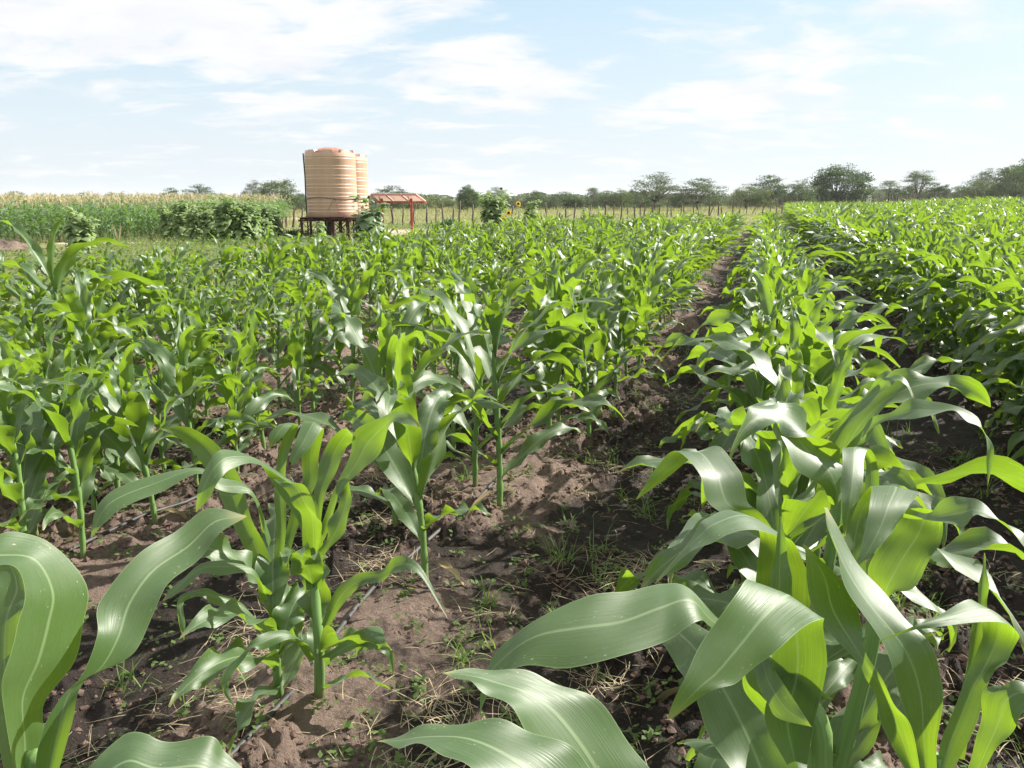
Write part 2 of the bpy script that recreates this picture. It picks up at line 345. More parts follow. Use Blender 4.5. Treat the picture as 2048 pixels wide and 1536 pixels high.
def tank_material():
    m, nt = newmat('beige_tank_plastic'); s = NT(nt); o = s.obj()
    nz = s.noise(s.scale(o, (1, 1, 0.25)), 2.4, 7, 0.65); st = s.noise(s.scale(o, (6, 6, 0.12)), 2.0, 4, 0.6)
    col = s.mix(s.mr(nz, 0.35, 0.7), C4(0.49, 0.315, 0.225), C4(0.56, 0.385, 0.29))
    col = s.mix(s.mr(st, 0.55, 0.75, 0.0, 0.55), col, C4(0.40, 0.24, 0.16))
    b = s.bsdf(col, 0.42, 0.45); s.L.new(s.bump(nz, 0.15, 0.02), b.inputs['Normal']); s.out(b.outputs[0]); return m
M['tank'] = tank_material()
M['roofm'] = simple('dusty_tank_top', (0.30, 0.13, 0.09), (0.38, 0.19, 0.14), 3, 0.6, 0.3, 0.1)

def crown_material(name, a, b_, tr_=(0.10, 0.17, 0.04)):
    m, nt = newmat(name); s = NT(nt); g = s.n('ShaderNodeNewGeometry'); info = s.n('ShaderNodeObjectInfo')
    nz = s.noise(g.outputs['Position'], 0.9, 4, 0.6)
    col = s.mix(s.mr(s.m('ADD', nz, s.m('MULTIPLY', s.m('SUBTRACT', info.outputs['Random'], 0.5), 0.35)), 0.35, 0.65), C4(*a), C4(*b_))
    b = s.bsdf(col, 0.7, 0.2); tr = s.n('ShaderNodeBsdfTranslucent'); s.set(tr.inputs[0], C4(*tr_)); mx = s.n('ShaderNodeMixShader'); mx.inputs[0].default_value = 0.25
    s.L.new(b.outputs[0], mx.inputs[1]); s.L.new(tr.outputs[0], mx.inputs[2]); s.out(mx.outputs[0]); return m
M['crown_dark'] = crown_material('dark_crown_leaves', (0.055, 0.085, 0.045), (0.12, 0.15, 0.08))
M['crown_grey'] = crown_material('grey_crown_leaves', (0.13, 0.15, 0.105), (0.23, 0.245, 0.18))
M['crown_green'] = crown_material('green_crown_leaves', (0.12, 0.16, 0.075), (0.22, 0.26, 0.13))
M['crown_pale'] = crown_material('pale_crown_leaves', (0.17, 0.195, 0.08), (0.28, 0.29, 0.14))

def ground_material():
    m, nt = newmat('field_ground'); s = NT(nt); p = s.pos()
    at = s.n('ShaderNodeAttribute', attribute_name='soil'); ap = s.n('ShaderNodeAttribute', attribute_name='sand'); aw = s.n('ShaderNodeAttribute', attribute_name='wet_shade')
    big = s.noise(p, 1.6, 5, 0.6); mid = s.noise(p, 9.0, 8, 0.65); fine = s.noise(p, 60.0, 8, 0.7); grit = s.noise(p, 240.0, 3, 0.6)
    dry = s.mix(s.mr(mid, 0.3, 0.7), C4(0.160, 0.116, 0.093), C4(0.33, 0.248, 0.203))
    dry = s.mix(s.mr(fine, 0.4, 0.7, 0, 0.6), dry, C4(0.20, 0.13, 0.105))
    wet_shade = s.mix(s.mr(mid, 0.35, 0.7), C4(0.015, 0.011, 0.009), C4(0.045, 0.032, 0.026))  # dark soil tone, shared by damp ground and painted shade
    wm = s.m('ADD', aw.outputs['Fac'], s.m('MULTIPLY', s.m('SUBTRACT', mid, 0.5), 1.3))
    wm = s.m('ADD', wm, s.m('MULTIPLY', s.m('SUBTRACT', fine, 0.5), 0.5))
    soil = s.mix(s.mr(wm, 0.30, 0.62), dry, wet_shade)
    soil = s.mix(s.mr(grit, 0.62, 0.72, 0, 0.4), soil, C4(0.42, 0.34, 0.28))
    grass = s.mix(s.mr(big, 0.35, 0.65), C4(0.16, 0.19, 0.065), C4(0.30, 0.27, 0.13))
    grass = s.mix(s.mr(fine, 0.4, 0.65, 0, 0.5), grass, C4(0.09, 0.12, 0.04))
    sand = s.mix(s.mr(mid, 0.3, 0.7), C4(0.50, 0.37, 0.30), C4(0.62, 0.50, 0.42))
    base = s.mix(at.outputs['Fac'], grass, soil); base = s.mix(ap.outputs['Fac'], base, sand)
    rg = s.mr(wm, 0.5, 0.75, 0.95, 0.72)
    b = s.bsdf(base, rg, 0.25)
    h = s.m('ADD', s.m('MULTIPLY', mid, 1.0), s.m('ADD', s.m('MULTIPLY', fine, 0.45), s.m('MULTIPLY', grit, 0.12)))
    s.L.new(s.bump(h, 1.0, 0.05), b.inputs['Normal']); s.out(b.outputs[0]); return m
M['ground'] = ground_material()

# ------------------------------------------------------------------ ground: one sheet, fine near the camera, reaching the horizon
def build_ground():
    ang = np.concatenate([np.arange(-180, -52, 3.0), np.arange(-52, 60, 0.17), np.arange(60, 180, 3.0)])
    rad = [0.0, 0.4, 0.8]
    r = 1.1
    while r < 9: rad.append(r); r *= 1.0085
    while r < 40: rad.append(r); r *= 1.02
    while r < 6000: rad.append(r); r *= 1.09
    rad = np.array(rad); A, Rr = np.meshgrid(np.radians(ang), rad)
    x = (np.sin(A) * Rr).ravel(); y = (np.cos(A) * Rr).ravel(); z = gh(x, y)
    na, nr = len(ang), len(rad); i = np.arange(nr - 1)[:, None]; j = np.arange(na)[None, :]; jn = (j + 1) % na
    Fq = np.stack([i * na + j, i * na + jn, (i + 1) * na + jn, (i + 1) * na + j], -1).reshape(-1, 4)[:, ::-1]
    soil = soil_mask(x, y)
    u, v = UV(x, y)
    sand = np.zeros_like(x)
    def blob(px, py, rx, ry, a=1.0):
        gx, gy = G(px, py); q = ((x - gx) / rx) ** 2 + ((y - gy) / ry) ** 2
        return a * (1 - smooth(0.6, 1.3, q + (fbm(x, y, 3, 9) - 0.5) * 1.2))
    for b in ((860, 464, 6.5, 3.5), (250, 486, 2.6, 1.1), (960, 462, 3.0, 2.5), (575, 437, 4, 5, 0.6)): sand = np.maximum(sand, blob(*b))
    ph = np.abs(((u - ROW0) / ROWS + 0.5) % 1.0 - 0.5) * 2          # 0 on a row, 1 in the furrow middle
    wet_shade = 0.47 + 0.30 * smooth(0.35, 0.9, ph) + (fbm(x * 1.2, y * 1.2, 3, 44) - 0.5) * 0.9 + 0.42 * smooth(0.35, 0.9, u) + 0.28 * smooth(-0.75, -0.3, u) * (1 - smooth(0.2, 0.6, u)) - 0.18 * smooth(-1.8, -3.0, u)  # damp patches, plus shade painted in beside the large row and across the right furrow
    wet_shade = wet_shade + (fbm(x * 3.3, y * 3.3, 3, 71) - 0.5) * 0.5
    wet_shade = np.where(z > 0.03, wet_shade - 0.1, wet_shade)
    gx, gy = G(20, 500); soil = np.maximum(soil, 1 - smooth(0.8, 1.6, np.hypot((x - gx + .5) / 1.5, (y - gy) / 1.0)))
    me = mk_mesh('ground', np.stack([x, y, z], -1), Fq, M['ground'], attr={'soil': soil, 'sand': sand * (1 - soil * 0.6), 'wet_shade': wet_shade})
    return tag(link('ground', me), kind='structure')
build_ground()

# ------------------------------------------------------------------ maize leaf and plant geometry
def grid_faces(nu, nv):
    i = np.arange(nu - 1)[:, None]; j = np.arange(nv - 1)[None, :]
    return np.stack([i * nv + j, i * nv + j + 1, (i + 1) * nv + j + 1, (i + 1) * nv + j], -1).reshape(-1, 4)
def leaf_arr(base, azi, L, W, phi0, phi1, pw=1.3, twist=0.0, ruf=0.010, nruf=3.2, nu=18, nv=7, rs=None, bendaz=0.0, fold0=1.25, fold1=0.18, w0=0.22):
    """one maize blade as a grid: base point, azimuth, length, half width, start and end angle from the vertical"""
    rs = rs or rng
    t = np.linspace(0, 1, nu); dt = L / (nu - 1)
    phi = phi0 + (phi1 - phi0) * t ** pw + 0.10 * np.sin(t * 7 + rs.uniform(0, 6)) * t
    az = azi + bendaz * t ** 1.5 + 0.10 * np.sin(t * 5 + rs.uniform(0, 6)) * t
    T = np.stack([np.sin(phi) * np.sin(az), np.sin(phi) * np.cos(az), np.cos(phi)], -1)
    C = np.zeros((nu, 3)); C[1:] = np.cumsum((T[1:] + T[:-1]) / 2 * dt, 0); C += np.asarray(base)
    S0 = np.stack([np.cos(az), -np.sin(az), np.zeros(nu)], -1); N0 = np.cross(S0, T)
    roll = twist * t ** 1.4 + 0.20 * np.sin(t * 6 + rs.uniform(0, 6)) * smooth(0.15, 0.5, t)
    cr, sr_ = np.cos(roll)[:, None], np.sin(roll)[:, None]
    S = S0 * cr + N0 * sr_; N = -S0 * sr_ + N0 * cr
    wd = W * (1 + 0.05 * np.sin(t * 31 + phi0 * 9) * (nu > 12)) * (w0 + (1 - w0) * smooth(0.0, 0.34, t)) * np.clip(1 - t ** 2.6, 0, 1) ** 0.85 + 0.0006
    fold = fold0 * (1 - smooth(0, 0.22, t)) + fold1 + 0.05
    s = np.linspace(-1, 1, nv)
    a1, a2 = rs.uniform(0, 6, 2); env = smooth(0.08, 0.35, t) * (1 - smooth(0.8, 1.0, t) * 0.6)
    k = nruf * 2 * math.pi
    rufL = np.sin(k * t + a1 + 0.5 * np.sin(9 * t)) * env * ruf; rufR = np.sin(k * t * 1.07 + a2) * env * ruf
    off = np.where(s[None, :] < 0, rufL[:, None], rufR[:, None]) * np.abs(s)[None, :] ** 2.2
    lat = s[None, :] * (wd * np.cos(fold))[:, None]; hgt = np.abs(s)[None, :] ** 1.25 * (wd * np.sin(fold))[:, None] + off
    V = C[:, None, :] + S[:, None, :] * lat[..., None] + N[:, None, :] * hgt[..., None]
    U = np.stack([np.broadcast_to((s * 0.5 + 0.5)[None, :], (nu, nv)), np.broadcast_to(t[:, None], (nu, nv))], -1)
    return V.reshape(-1, 3), grid_faces(nu, nv), U.reshape(-1, 2)
def plant_spec(seed, h=0.95, n=10, style='mid', az=None):
    """returns stalk polyline + list of leaf parameter dicts; style: slim, mid, lush"""
    rs = np.random.default_rng(seed)
    az0 = rs.uniform(0, 2 * math.pi) if az is None else az
    lean = rs.normal(0, 0.035, 2); hs = h * (0.70 if style != 'lush' else 0.66)
    def stalk(z): return np.array([lean[0] * z + 0.012 * math.sin(z * 6 + seed), lean[1] * z, z])
    leaves = []
    for i in range(n):
        f = i / (n - 1)
        z = hs * (0.10 + 0.90 * f ** 0.95)
        size = math.sin(math.pi * min(1, 0.16 + 0.74 * f)) ** 0.9
        lush = {'slim': 0.78, 'mid': 0.92, 'bed': 0.88, 'lush': 0.95}[style]
        L = h * (0.22 + 0.39 * size) * rs.uniform(0.62, 1.2) * {'slim': 1.06, 'mid': 1.14, 'bed': 1.02, 'lush': 1.32}[style]
        W = (0.017 + 0.047 * size) * rs.uniform(0.85, 1.15) * lush * (0.6 + 0.4 * h)
        a = az0 + (i % 2) * math.pi + rs.normal(0, 0.32) + 0.10 * i
        ph0 = R(np.interp(f, [0, .35, .7, 1], [50, 32, 20, 8])) * rs.uniform(0.8, 1.2)
        ph1 = R(np.interp(f, [0, .35, .7, .86, 1], [160, 155, 140, 115, 50])) * rs.uniform(0.78, 1.18)
        if style in ('mid', 'slim'): ph1 *= 0.84
        if style == 'lush': ph1 *= 1.05; ph0 *= 1.35
        leaves.append(dict(base=stalk(z - 0.01), azi=a, L=L, W=W, phi0=ph0, phi1=ph1, pw=rs.uniform(1.1, 2.4) if style in ('lush', 'bed') else rs.uniform(1.5, 3.0), twist=rs.normal(0, 0.8), ruf=0.014 * rs.uniform(0.6, 1.8) * (0.6 + size),
                           nruf=rs.uniform(2.2, 4.2), bendaz=rs.normal(0, 0.35), fold0=1.2 if i < n - 1 else 1.35, fold1=0.12 if f < 0.85 else 0.55, w0=0.30))
    zs = np.linspace(-0.04, hs * 1.02, 29); pts = np.array([stalk(z) for z in zs])
    rad = np.interp(zs / hs, [0, 0.3, 0.75, 1.02], [0.0135, 0.0125, 0.013, 0.006]) * (0.55 + 0.5 * h) * (1.0 if style != 'slim' else 0.9)
    rad = rad * (0.90 + 0.34 * (((zs / hs) * n * 0.55) % 1.0) ** 2)
    return pts, rad, leaves, rs
def plant_meshes(seed, res=(18, 7), k=8, **kw):
    pts, rad, lv, rs = plant_spec(seed, **kw)
    V, Fq, U = tube_arr(pts, rad, k)
    sm = mk_mesh('stalk', V, Fq, M['stalk'], uv=U)
    lm = []
    for q in lv:
        dead = len(lm) == 0 and seed % 4 == 0
        if dead: q = dict(q, W=q['W'] * .38, L=q['L'] * 1.1, phi1=R(175), pw=.6, twist=2.2, fold1=.7)
        V, Fq, U = leaf_arr(nu=res[0], nv=res[1], rs=rs, **q); lm.append(mk_mesh('leaf', V, Fq, M['dead' if dead else 'maize'], uv=U))
    return sm, lm
def plant_lod(seed, nu=6, nv=3, **kw):
    pts, rad, lv, rs = plant_spec(seed, **kw)
    Vs, Fs, Us, n = [], [], [], 0
    V, Fq, U = tube_arr(pts[::7], rad[::7], 3); U[:, 0] = 0.52
    Vs.append(V); Fs.append(Fq); Us.append(U * [0, 0] + [0.3, 0.3]); n += len(V)
    for q in lv:
        V, Fq, U = leaf_arr(nu=nu, nv=nv, rs=rs, **q); Vs.append(V); Fs.append(Fq + n); Us.append(U); n += len(V)
    return np.concatenate(Vs), np.concatenate(Fs), np.concatenate(Us)
def scatter(protos, X, Y, S, A, which, Z=None):
    """many copies of array prototypes as one array"""
    Vs, Fs, Us, n = [], [], [], 0
    for x, y, s, a, k, z in zip(X, Y, S, A, which, gh(X, Y) if Z is None else Z):
        V, Fq, U = protos[k]; c, sn = math.cos(a), math.sin(a)
        s3 = (s, s, s) if not hasattr(s, '__len__') else s
        V = V * np.array(s3); Vs.append(np.stack([V[:, 0] * c - V[:, 1] * sn + x, V[:, 0] * sn + V[:, 1] * c + y, V[:, 2] + z], -1)); Fs.append(Fq + n); Us.append(U); n += len(V)
    return np.concatenate(Vs), np.concatenate(Fs), np.concatenate(Us)

# ------------------------------------------------------------------ the foreground plants: blades measured one by one in the photo, each at its own distance
CROPS = {'a': (1024, 900, .5), 'b': (0, 900, .5), 'c': (560, 800, .293), 'd': (1024, 500, .5), 'e': (1500, 750, .293)}
def crom(Pn, m):
    Pn = np.asarray(Pn, dtype=float); n = len(Pn); Q = np.vstack([2 * Pn[0] - Pn[1], Pn, 2 * Pn[-1] - Pn[-2]])
    t = np.linspace(0, n - 1, m); i = np.minimum(t.astype(int), n - 2); f = (t - i)[:, None]
    p0, p1, p2, p3 = Q[i], Q[i + 1], Q[i + 2], Q[i + 3]
    return 0.5 * ((2 * p1) + (-p0 + p2) * f + (2 * p0 - 5 * p1 + 4 * p2 - p3) * f * f + (-p0 + 3 * p1 - 3 * p2 + p3) * f ** 3)
def blade(crop, rows, fold=0.10, nv=9, sub=9, seed=0, ruf=0.0045):
    """rows: (x1, y1, d1, x2, y2, d2) for the two edges, base first"""
    ox, oy, s_ = CROPS[crop]; r_ = np.random.default_rng(seed)
    Lp = crom([P(ox + r[0] * s_, oy + r[1] * s_, r[2]) for r in rows], (len(rows) - 1) * sub + 1)
    Rp = crom([P(ox + r[3] * s_, oy + r[4] * s_, r[5]) for r in rows], (len(rows) - 1) * sub + 1)
    n = len(Lp); D = Rp - Lp; C = (Lp + Rp) / 2; T = np.gradient(C, axis=0); N = np.cross(D, T); N /= np.linalg.norm(N, axis=1)[:, None] + 1e-9
    W_ = np.linalg.norm(D, axis=1); s = np.linspace(-1, 1, nv); t = np.linspace(0, 1, n)
    fo = fold + 0.25 * (1 - smooth(0, .2, t))
    V = C[:, None] + D[:, None] * (s / 2)[None, :, None] + N[:, None] * (-(fo * W_)[:, None] * (1 - np.abs(s) ** 1.3)[None, :])[..., None]
    a = r_.uniform(0, 6, 2); rf = np.where(s[None] < 0, np.sin(t * 22 + a[0])[:, None], np.sin(t * 25 + a[1])[:, None]) * np.abs(s)[None] ** 2 * ruf * np.sin(math.pi * t)[:, None]
    V = V + N[:, None] * rf[..., None]
    U = np.stack([np.broadcast_to((s * .5 + .5)[None], (n, nv)), np.broadcast_to(t[:, None], (n, nv))], -1)
    return V.reshape(-1, 3), grid_faces(n, nv), U.reshape(-1, 2)
def hero(label, stalk_px, blades_, seed, h=1.0, generic=6, n=10, style='mid', rad=1.0, fmax=0.55, root=None, lscale=0.78):
    top = [P(*q) for q in stalk_px]                      # listed from the top down
    if root is None: g = np.array([*top[-1][:2], 0.0]); 
    else: g = np.array([root[0], root[1], 0.0])
    g[2] = float(gh(g[0], g[1])); pts = crom(np.array([g - [0, 0, .04]] + top[::-1]), 16)
    L0 = np.linspace(0, 1, 16); rd = np.interp(L0, [0, .3, .75, 1], [.0145, .013, .011, .004]) * rad * (1 + 0.08 * (np.arange(16) % 2))
    root_o = link('maize_plant', None, loc=g); tag(root_o, label, 'maize plant', 'young maize plants')
    def put(name, V, Fq, U, m): link(name, mk_mesh(name, V - g, Fq, m, uv=U), root_o)
    V, Fq, U = tube_arr(pts, rd, 12); put('stalk', V, Fq, U, M['stalk'])
    for k, b in enumerate(blades_): put('leaf', *blade(b[0], b[1], seed=seed + k, **(b[2] if len(b) > 2 else {})), M['maize'])
    rs_ = np.random.default_rng(seed); _, _, lv, _ = plant_spec(seed, h=h, n=n, style=style)
    hz = pts[-1][2] - pts[0][2]
    for i, q in enumerate(lv):
        if i >= generic: break
        f = min(fmax, 0.12 + fmax * i / max(generic, 1)); z = pts[0][2] + hz * f; c = np.array([np.interp(z, pts[:, 2], pts[:, j]) for j in range(3)])
        q = dict(q); q['L'] *= lscale; q['base'] = c - [0, 0, .01]; put('leaf', *leaf_arr(nu=26, nv=9, rs=rs_, **q), M['maize'])
    return root_o
H1 = [
 ('a', [(1235, 1010, 1.20, 1290, 1000, 1.20), (1000, 800, 1.18, 1040, 840, 1.16), (812, 668, 1.10, 800, 712, 1.08), (690, 545, 1.09, 735, 690, 1.02), (600, 528, 1.08, 600, 765, 1.00), (460, 572, 1.06, 420, 835, 0.98), (310, 582, 1.04, 230, 868, 0.97), (150, 645, 1.02, 60, 862, 0.97), (20, 740, 1.01, -60, 930, 0.97), (-90, 850, 1.0, -120, 1020, 0.98), (-132, 1100, 1.0, -128, 1108, 1.0)], {'fold': 0.07}),
 ('a', [(1100, 1260, 1.20, 1180, 1260, 1.20), (1010, 1080, 1.19, 1215, 1080, 1.19), (1040, 900, 1.17, 1256, 860, 1.17), (1030, 720, 1.14, 1248, 715, 1.14), (968, 520, 1.07, 1236, 668, 1.08), (890, 575, 1.00, 1105, 755, 1.02), (800, 715, 0.97, 1000, 850, 0.99), (720, 850, 0.95, 900, 930, 0.97), (662, 965, 0.94, 795, 965, 0.95), (620, 1075, 0.94, 640, 1075, 0.94)], {'fold': 0.05}),
 ('a', [(1050, 1000, 1.24, 1120, 1000, 1.24), (1012, 760, 1.25, 1130, 720, 1.25), (1030, 560, 1.26, 1120, 540, 1.26), (1052, 400, 1.27, 1100, 400, 1.27), (1074, 266, 1.28, 1078, 266, 1.28)], {'fold': 0.22}),
 ('a', [(1150, 1000, 1.30, 1230, 960, 1.30), (990, 760, 1.32, 1200, 740, 1.32), (975, 560, 1.34, 1192, 600, 1.34), (980, 440, 1.34, 1180, 480, 1.34), (985, 330, 1.34, 1110, 355, 1.32), (870, 236, 1.28, 1000, 322, 1.22), (775, 272, 1.24, 860, 345, 1.18), (735, 335, 1.22, 782, 372, 1.17), (655, 425, 1.20, 690, 430, 1.17), (573, 530, 1.18, 577, 532, 1.18)]),
 ('a', [(1110, 1180, 1.26, 1180, 1200, 1.24), (960, 1000, 1.27, 1120, 1060, 1.22), (915, 900, 1.27, 1040, 960, 1.18), (940, 800, 1.27, 1060, 830, 1.18), (1015, 990, 1.15, 1040, 860, 1.17), (1060, 1070, 1.12, 1130, 1000, 1.12), (1200, 1108, 1.10, 1190, 1095, 1.10)], {'fold': 0.04}),
]
H2 = [
 ('a', [(1640, 1330, 1.26, 1700, 1300, 1.26), (1600, 1160, 1.25, 1700, 1160, 1.24), (1560, 1000, 1.23, 1725, 960, 1.23), (1490, 800, 1.21, 1690, 820, 1.23), (1350, 560, 1.20, 1600, 690, 1.25), (1290, 400, 1.22, 1470, 560, 1.29), (1262, 290, 1.26, 1360, 410, 1.32), (1248, 225, 1.32, 1260, 230, 1.34)], {'fold': 0.10}),
 ('a', [(1700, 1290, 1.30, 1760, 1290, 1.30), (1720, 1150, 1.31, 1860, 1090, 1.31), (1790, 980, 1.32, 1920, 900, 1.32), (1850, 830, 1.33, 1985, 840, 1.33), (1880, 705, 1.33, 2030, 745, 1.32), (1830, 605, 1.27, 1975, 695, 1.24), (1710, 655, 1.22, 1720, 705, 1.20), (1590, 710, 1.2, 1600, 722, 1.2), (1470, 762, 1.2, 1472, 766, 1.2)]),
 ('a', [(1770, 1240, 1.34, 1810, 1240, 1.34), (1800, 950, 1.35, 1860, 950, 1.35), (1845, 700, 1.36, 1900, 700, 1.36), (1870, 540, 1.36, 1904, 540, 1.36), (1888, 412, 1.37, 1892, 412, 1.37)], {'fold': 0.25}),
 ('a', [(1800, 1330, 1.26, 1850, 1340, 1.25), (1850, 1190, 1.26, 1930, 1210, 1.23), (1872, 1080, 1.26, 2005, 1120, 1.22), (1890, 965, 1.26, 2055, 1040, 1.21), (1965, 935, 1.25, 2130, 980, 1.20), (2070, 945, 1.24, 2220, 1020, 1.20), (2290, 1120, 1.2, 2296, 1124, 1.2)]),
 ('a', [(1600, 1330, 1.2, 1640, 1330, 1.2), (1480, 1100, 1.19, 1600, 1120, 1.17), (1440, 950, 1.19, 1520, 990, 1.16), (1370, 830, 1.2, 1410, 800, 1.2), (1200, 640, 1.22, 1390, 640, 1.24), (1180, 450, 1.25, 1340, 540, 1.28), (1165, 380, 1.28, 1172, 378, 1.28)], {'fold': 0.08}),
]
H3 = [
 ('e', [(850, 1600, 1.62, 930, 1610, 1.60), (860, 1500, 1.62, 965, 1490, 1.58), (800, 1340, 1.62, 1112, 1458, 1.56), (880, 1190, 1.62, 1205, 1300, 1.56), (990, 1040, 1.62, 1300, 1140, 1.57), (1068, 930, 1.62, 1318, 1020, 1.58), (1150, 905, 1.60, 1300, 950, 1.54)], {'fold': 0.07}),
 ('e', [(1040, 900, 1.60, 1050, 945, 1.56), (1200, 940, 1.56, 1220, 985, 1.52), (1300, 870, 1.54, 1370, 1020, 1.48), (1420, 822, 1.52, 1480, 1015, 1.46), (1540, 855, 1.50, 1570, 955, 1.45), (1700, 975, 1.47, 1710, 1000, 1.44), (1871, 1090, 1.44, 1860, 1150, 1.40), (2010, 1340, 1.42, 2008, 1345, 1.42)]),
 ('e', [(720, 1500, 1.62, 800, 1500, 1.62), (640, 1250, 1.64, 790, 1240, 1.64), (650, 1090, 1.66, 800, 1080, 1.66), (725, 890, 1.67, 860, 880, 1.67), (828, 745, 1.66, 1148, 800, 1.64), (815, 880, 1.58, 1078, 905, 1.57), (790, 1050, 1.54, 965, 1075, 1.54), (745, 1215, 1.52, 850, 1205, 1.52), (700, 1330, 1.51, 705, 1330, 1.51)], {'fold': 0.05}),
 ('e', [(860, 1500, 1.75, 900, 1500, 1.75), (800, 1100, 1.76, 900, 1100, 1.76), (790, 800, 1.78, 880, 780, 1.78), (780, 560, 1.78, 865, 600, 1.78), (640, 505, 1.72, 800, 508, 1.72), (630, 650, 1.66, 772, 680, 1.66), (622, 810, 1.63, 745, 850, 1.63), (628, 950, 1.62, 700, 960, 1.62), (640, 1090, 1.62, 645, 1090, 1.62)]),
 ('d', [(1030, 1180, 1.60, 1080, 1170, 1.60), (880, 1080, 1.56, 1000, 1060, 1.58), (790, 1010, 1.53, 945, 1005, 1.57), (745, 900, 1.54, 905, 880, 1.59), (650, 795, 1.60, 832, 787, 1.64), (572, 885, 1.60, 705, 838, 1.63), (530, 940, 1.60, 605, 925, 1.62), (496, 996, 1.60, 499, 998, 1.60)], {'fold': 0.08}),
]
H4 = [
 ('e', [(560, 620, 2.0, 560, 680, 2.0), (650, 500, 1.98, 680, 540, 1.98), (752, 385, 1.95, 765, 425, 1.93), (830, 290, 1.93, 875, 345, 1.90), (970, 262, 1.9, 985, 300, 1.86), (1090, 160, 1.88, 1130, 292, 1.82), (1250, 172, 1.85, 1250, 283, 1.80), (1400, 220, 1.82, 1400, 240, 1.79), (1550, 290, 1.80, 1500, 320, 1.77), (1605, 380, 1.78, 1582, 375, 1.77), (1658, 480, 1.78, 1620, 490, 1.77), (1655, 590, 1.78, 1615, 610, 1.78), (1622, 770, 1.78, 1624, 770, 1.78)]),
 ('e', [(520, 480, 2.05, 560, 500, 2.05), (600, 330, 2.05, 650, 350, 2.04), (700, 220, 2.04, 740, 255, 2.02), (830, 80, 2.04, 880, 140, 2.0), (900, 15, 2.02, 965, 60, 1.98), (1000, 3, 2.0, 1020, 40, 1.96), (1080, 50, 1.98, 1062, 65, 1.95), (1120, 152, 1.96, 1108, 155, 1.96)]),
 ('e', [(600, 900, 1.95, 540, 870, 1.95), (640, 780, 1.93, 500, 770, 1.90), (640, 640, 1.93, 400, 700, 1.87), (480, 500, 1.95, 285, 600, 1.86), (340, 385, 1.97, 225, 430, 1.88), (265, 260, 1.98, 190, 300, 1.90), (180, 188, 1.98, 145, 240, 1.92), (90, 180, 1.96, 70, 212, 1.92), (-90, 250, 1.94, -92, 254, 1.94)], {'fold': 0.08}),
]
H5 = [
 ('b', [(2350, 1560, 0.84, 2700, 1500, 0.9), (2250, 1520, 0.82, 2640, 1350, 0.9), (2215, 1300, 0.82, 2560, 1220, 0.9), (2080, 1090, 0.82, 2400, 1020, 0.9), (1990, 990, 0.82, 2230, 925, 0.89), (1900, 945, 0.82, 2060, 884, 0.88), (1840, 915, 0.82, 1920, 872, 0.86), (1768, 892, 0.83, 1772, 890, 0.83)], {'fold': 0.06}),
 ('b', [(2200, 1600, 0.72, 2500, 1560, 0.8), (2080, 1480, 0.72, 2400, 1320, 0.8), (1960, 1360, 0.72, 2290, 1200, 0.8), (1850, 1260, 0.73, 2130, 1118, 0.8), (1740, 1190, 0.74, 1960, 1086, 0.80), (1640, 1190, 0.75, 1760, 1090, 0.79), (1570, 1180, 0.76, 1620, 1135, 0.78), (1508, 1166, 0.77, 1512, 1164, 0.77)], {'fold': 0.05}),
]
H6 = [
 ('b', [(100, 1400, 1.11, 160, 1400, 1.13), (40, 1200, 1.09, 190, 1190, 1.14), (15, 1000, 1.06, 180, 1010, 1.13), (18, 880, 1.04, 300, 830, 1.15), (60, 720, 1.04, 345, 680, 1.16), (110, 600, 1.05, 335, 540, 1.16), (60, 480, 1.05, 250, 400, 1.14), (-40, 470, 1.02, 120, 345, 1.12), (-160, 540, 1.0, -40, 360, 1.08), (-300, 700, 1.0, -290, 690, 1.0)], {'fold': 0.06}),
 ('b', [(120, 1400, 1.10, 200, 1400, 1.10), (160, 1160, 1.10, 290, 1090, 1.11), (230, 1010, 1.11, 330, 940, 1.13), (320, 920, 1.12, 480, 850, 1.16), (385, 740, 1.14, 565, 765, 1.18), (400, 600, 1.18, 635, 600, 1.20), (545, 425, 1.24, 690, 520, 1.24), (700, 330, 1.30, 800, 430, 1.28), (830, 232, 1.34, 885, 330, 1.31), (983, 262, 1.36, 988, 266, 1.36)], {'fold': 0.09}),
 ('b', [(20, 1300, 1.18, 80, 1300, 1.18), (-40, 1000, 1.2, 60, 900, 1.2), (-60, 700, 1.22, 90, 660, 1.22), (-20, 520, 1.24, 140, 570, 1.24), (-60, 430, 1.24, 60, 440, 1.25), (-260, 380, 1.2, -240, 360, 1.2)]),
]
H7 = [
 ('b', [(250, 1400, 0.92, 260, 1480, 0.9), (370, 1262, 0.93, 360, 1400, 0.9), (500, 1130, 0.96, 520, 1340, 0.90), (640, 1165, 0.97, 640, 1365, 0.91), (820, 1145, 0.99, 780, 1370, 0.93), (900, 1200, 1.0, 890, 1390, 0.95), (985, 1290, 1.0, 988, 1296, 1.0)], {'fold': 0.07}),
]
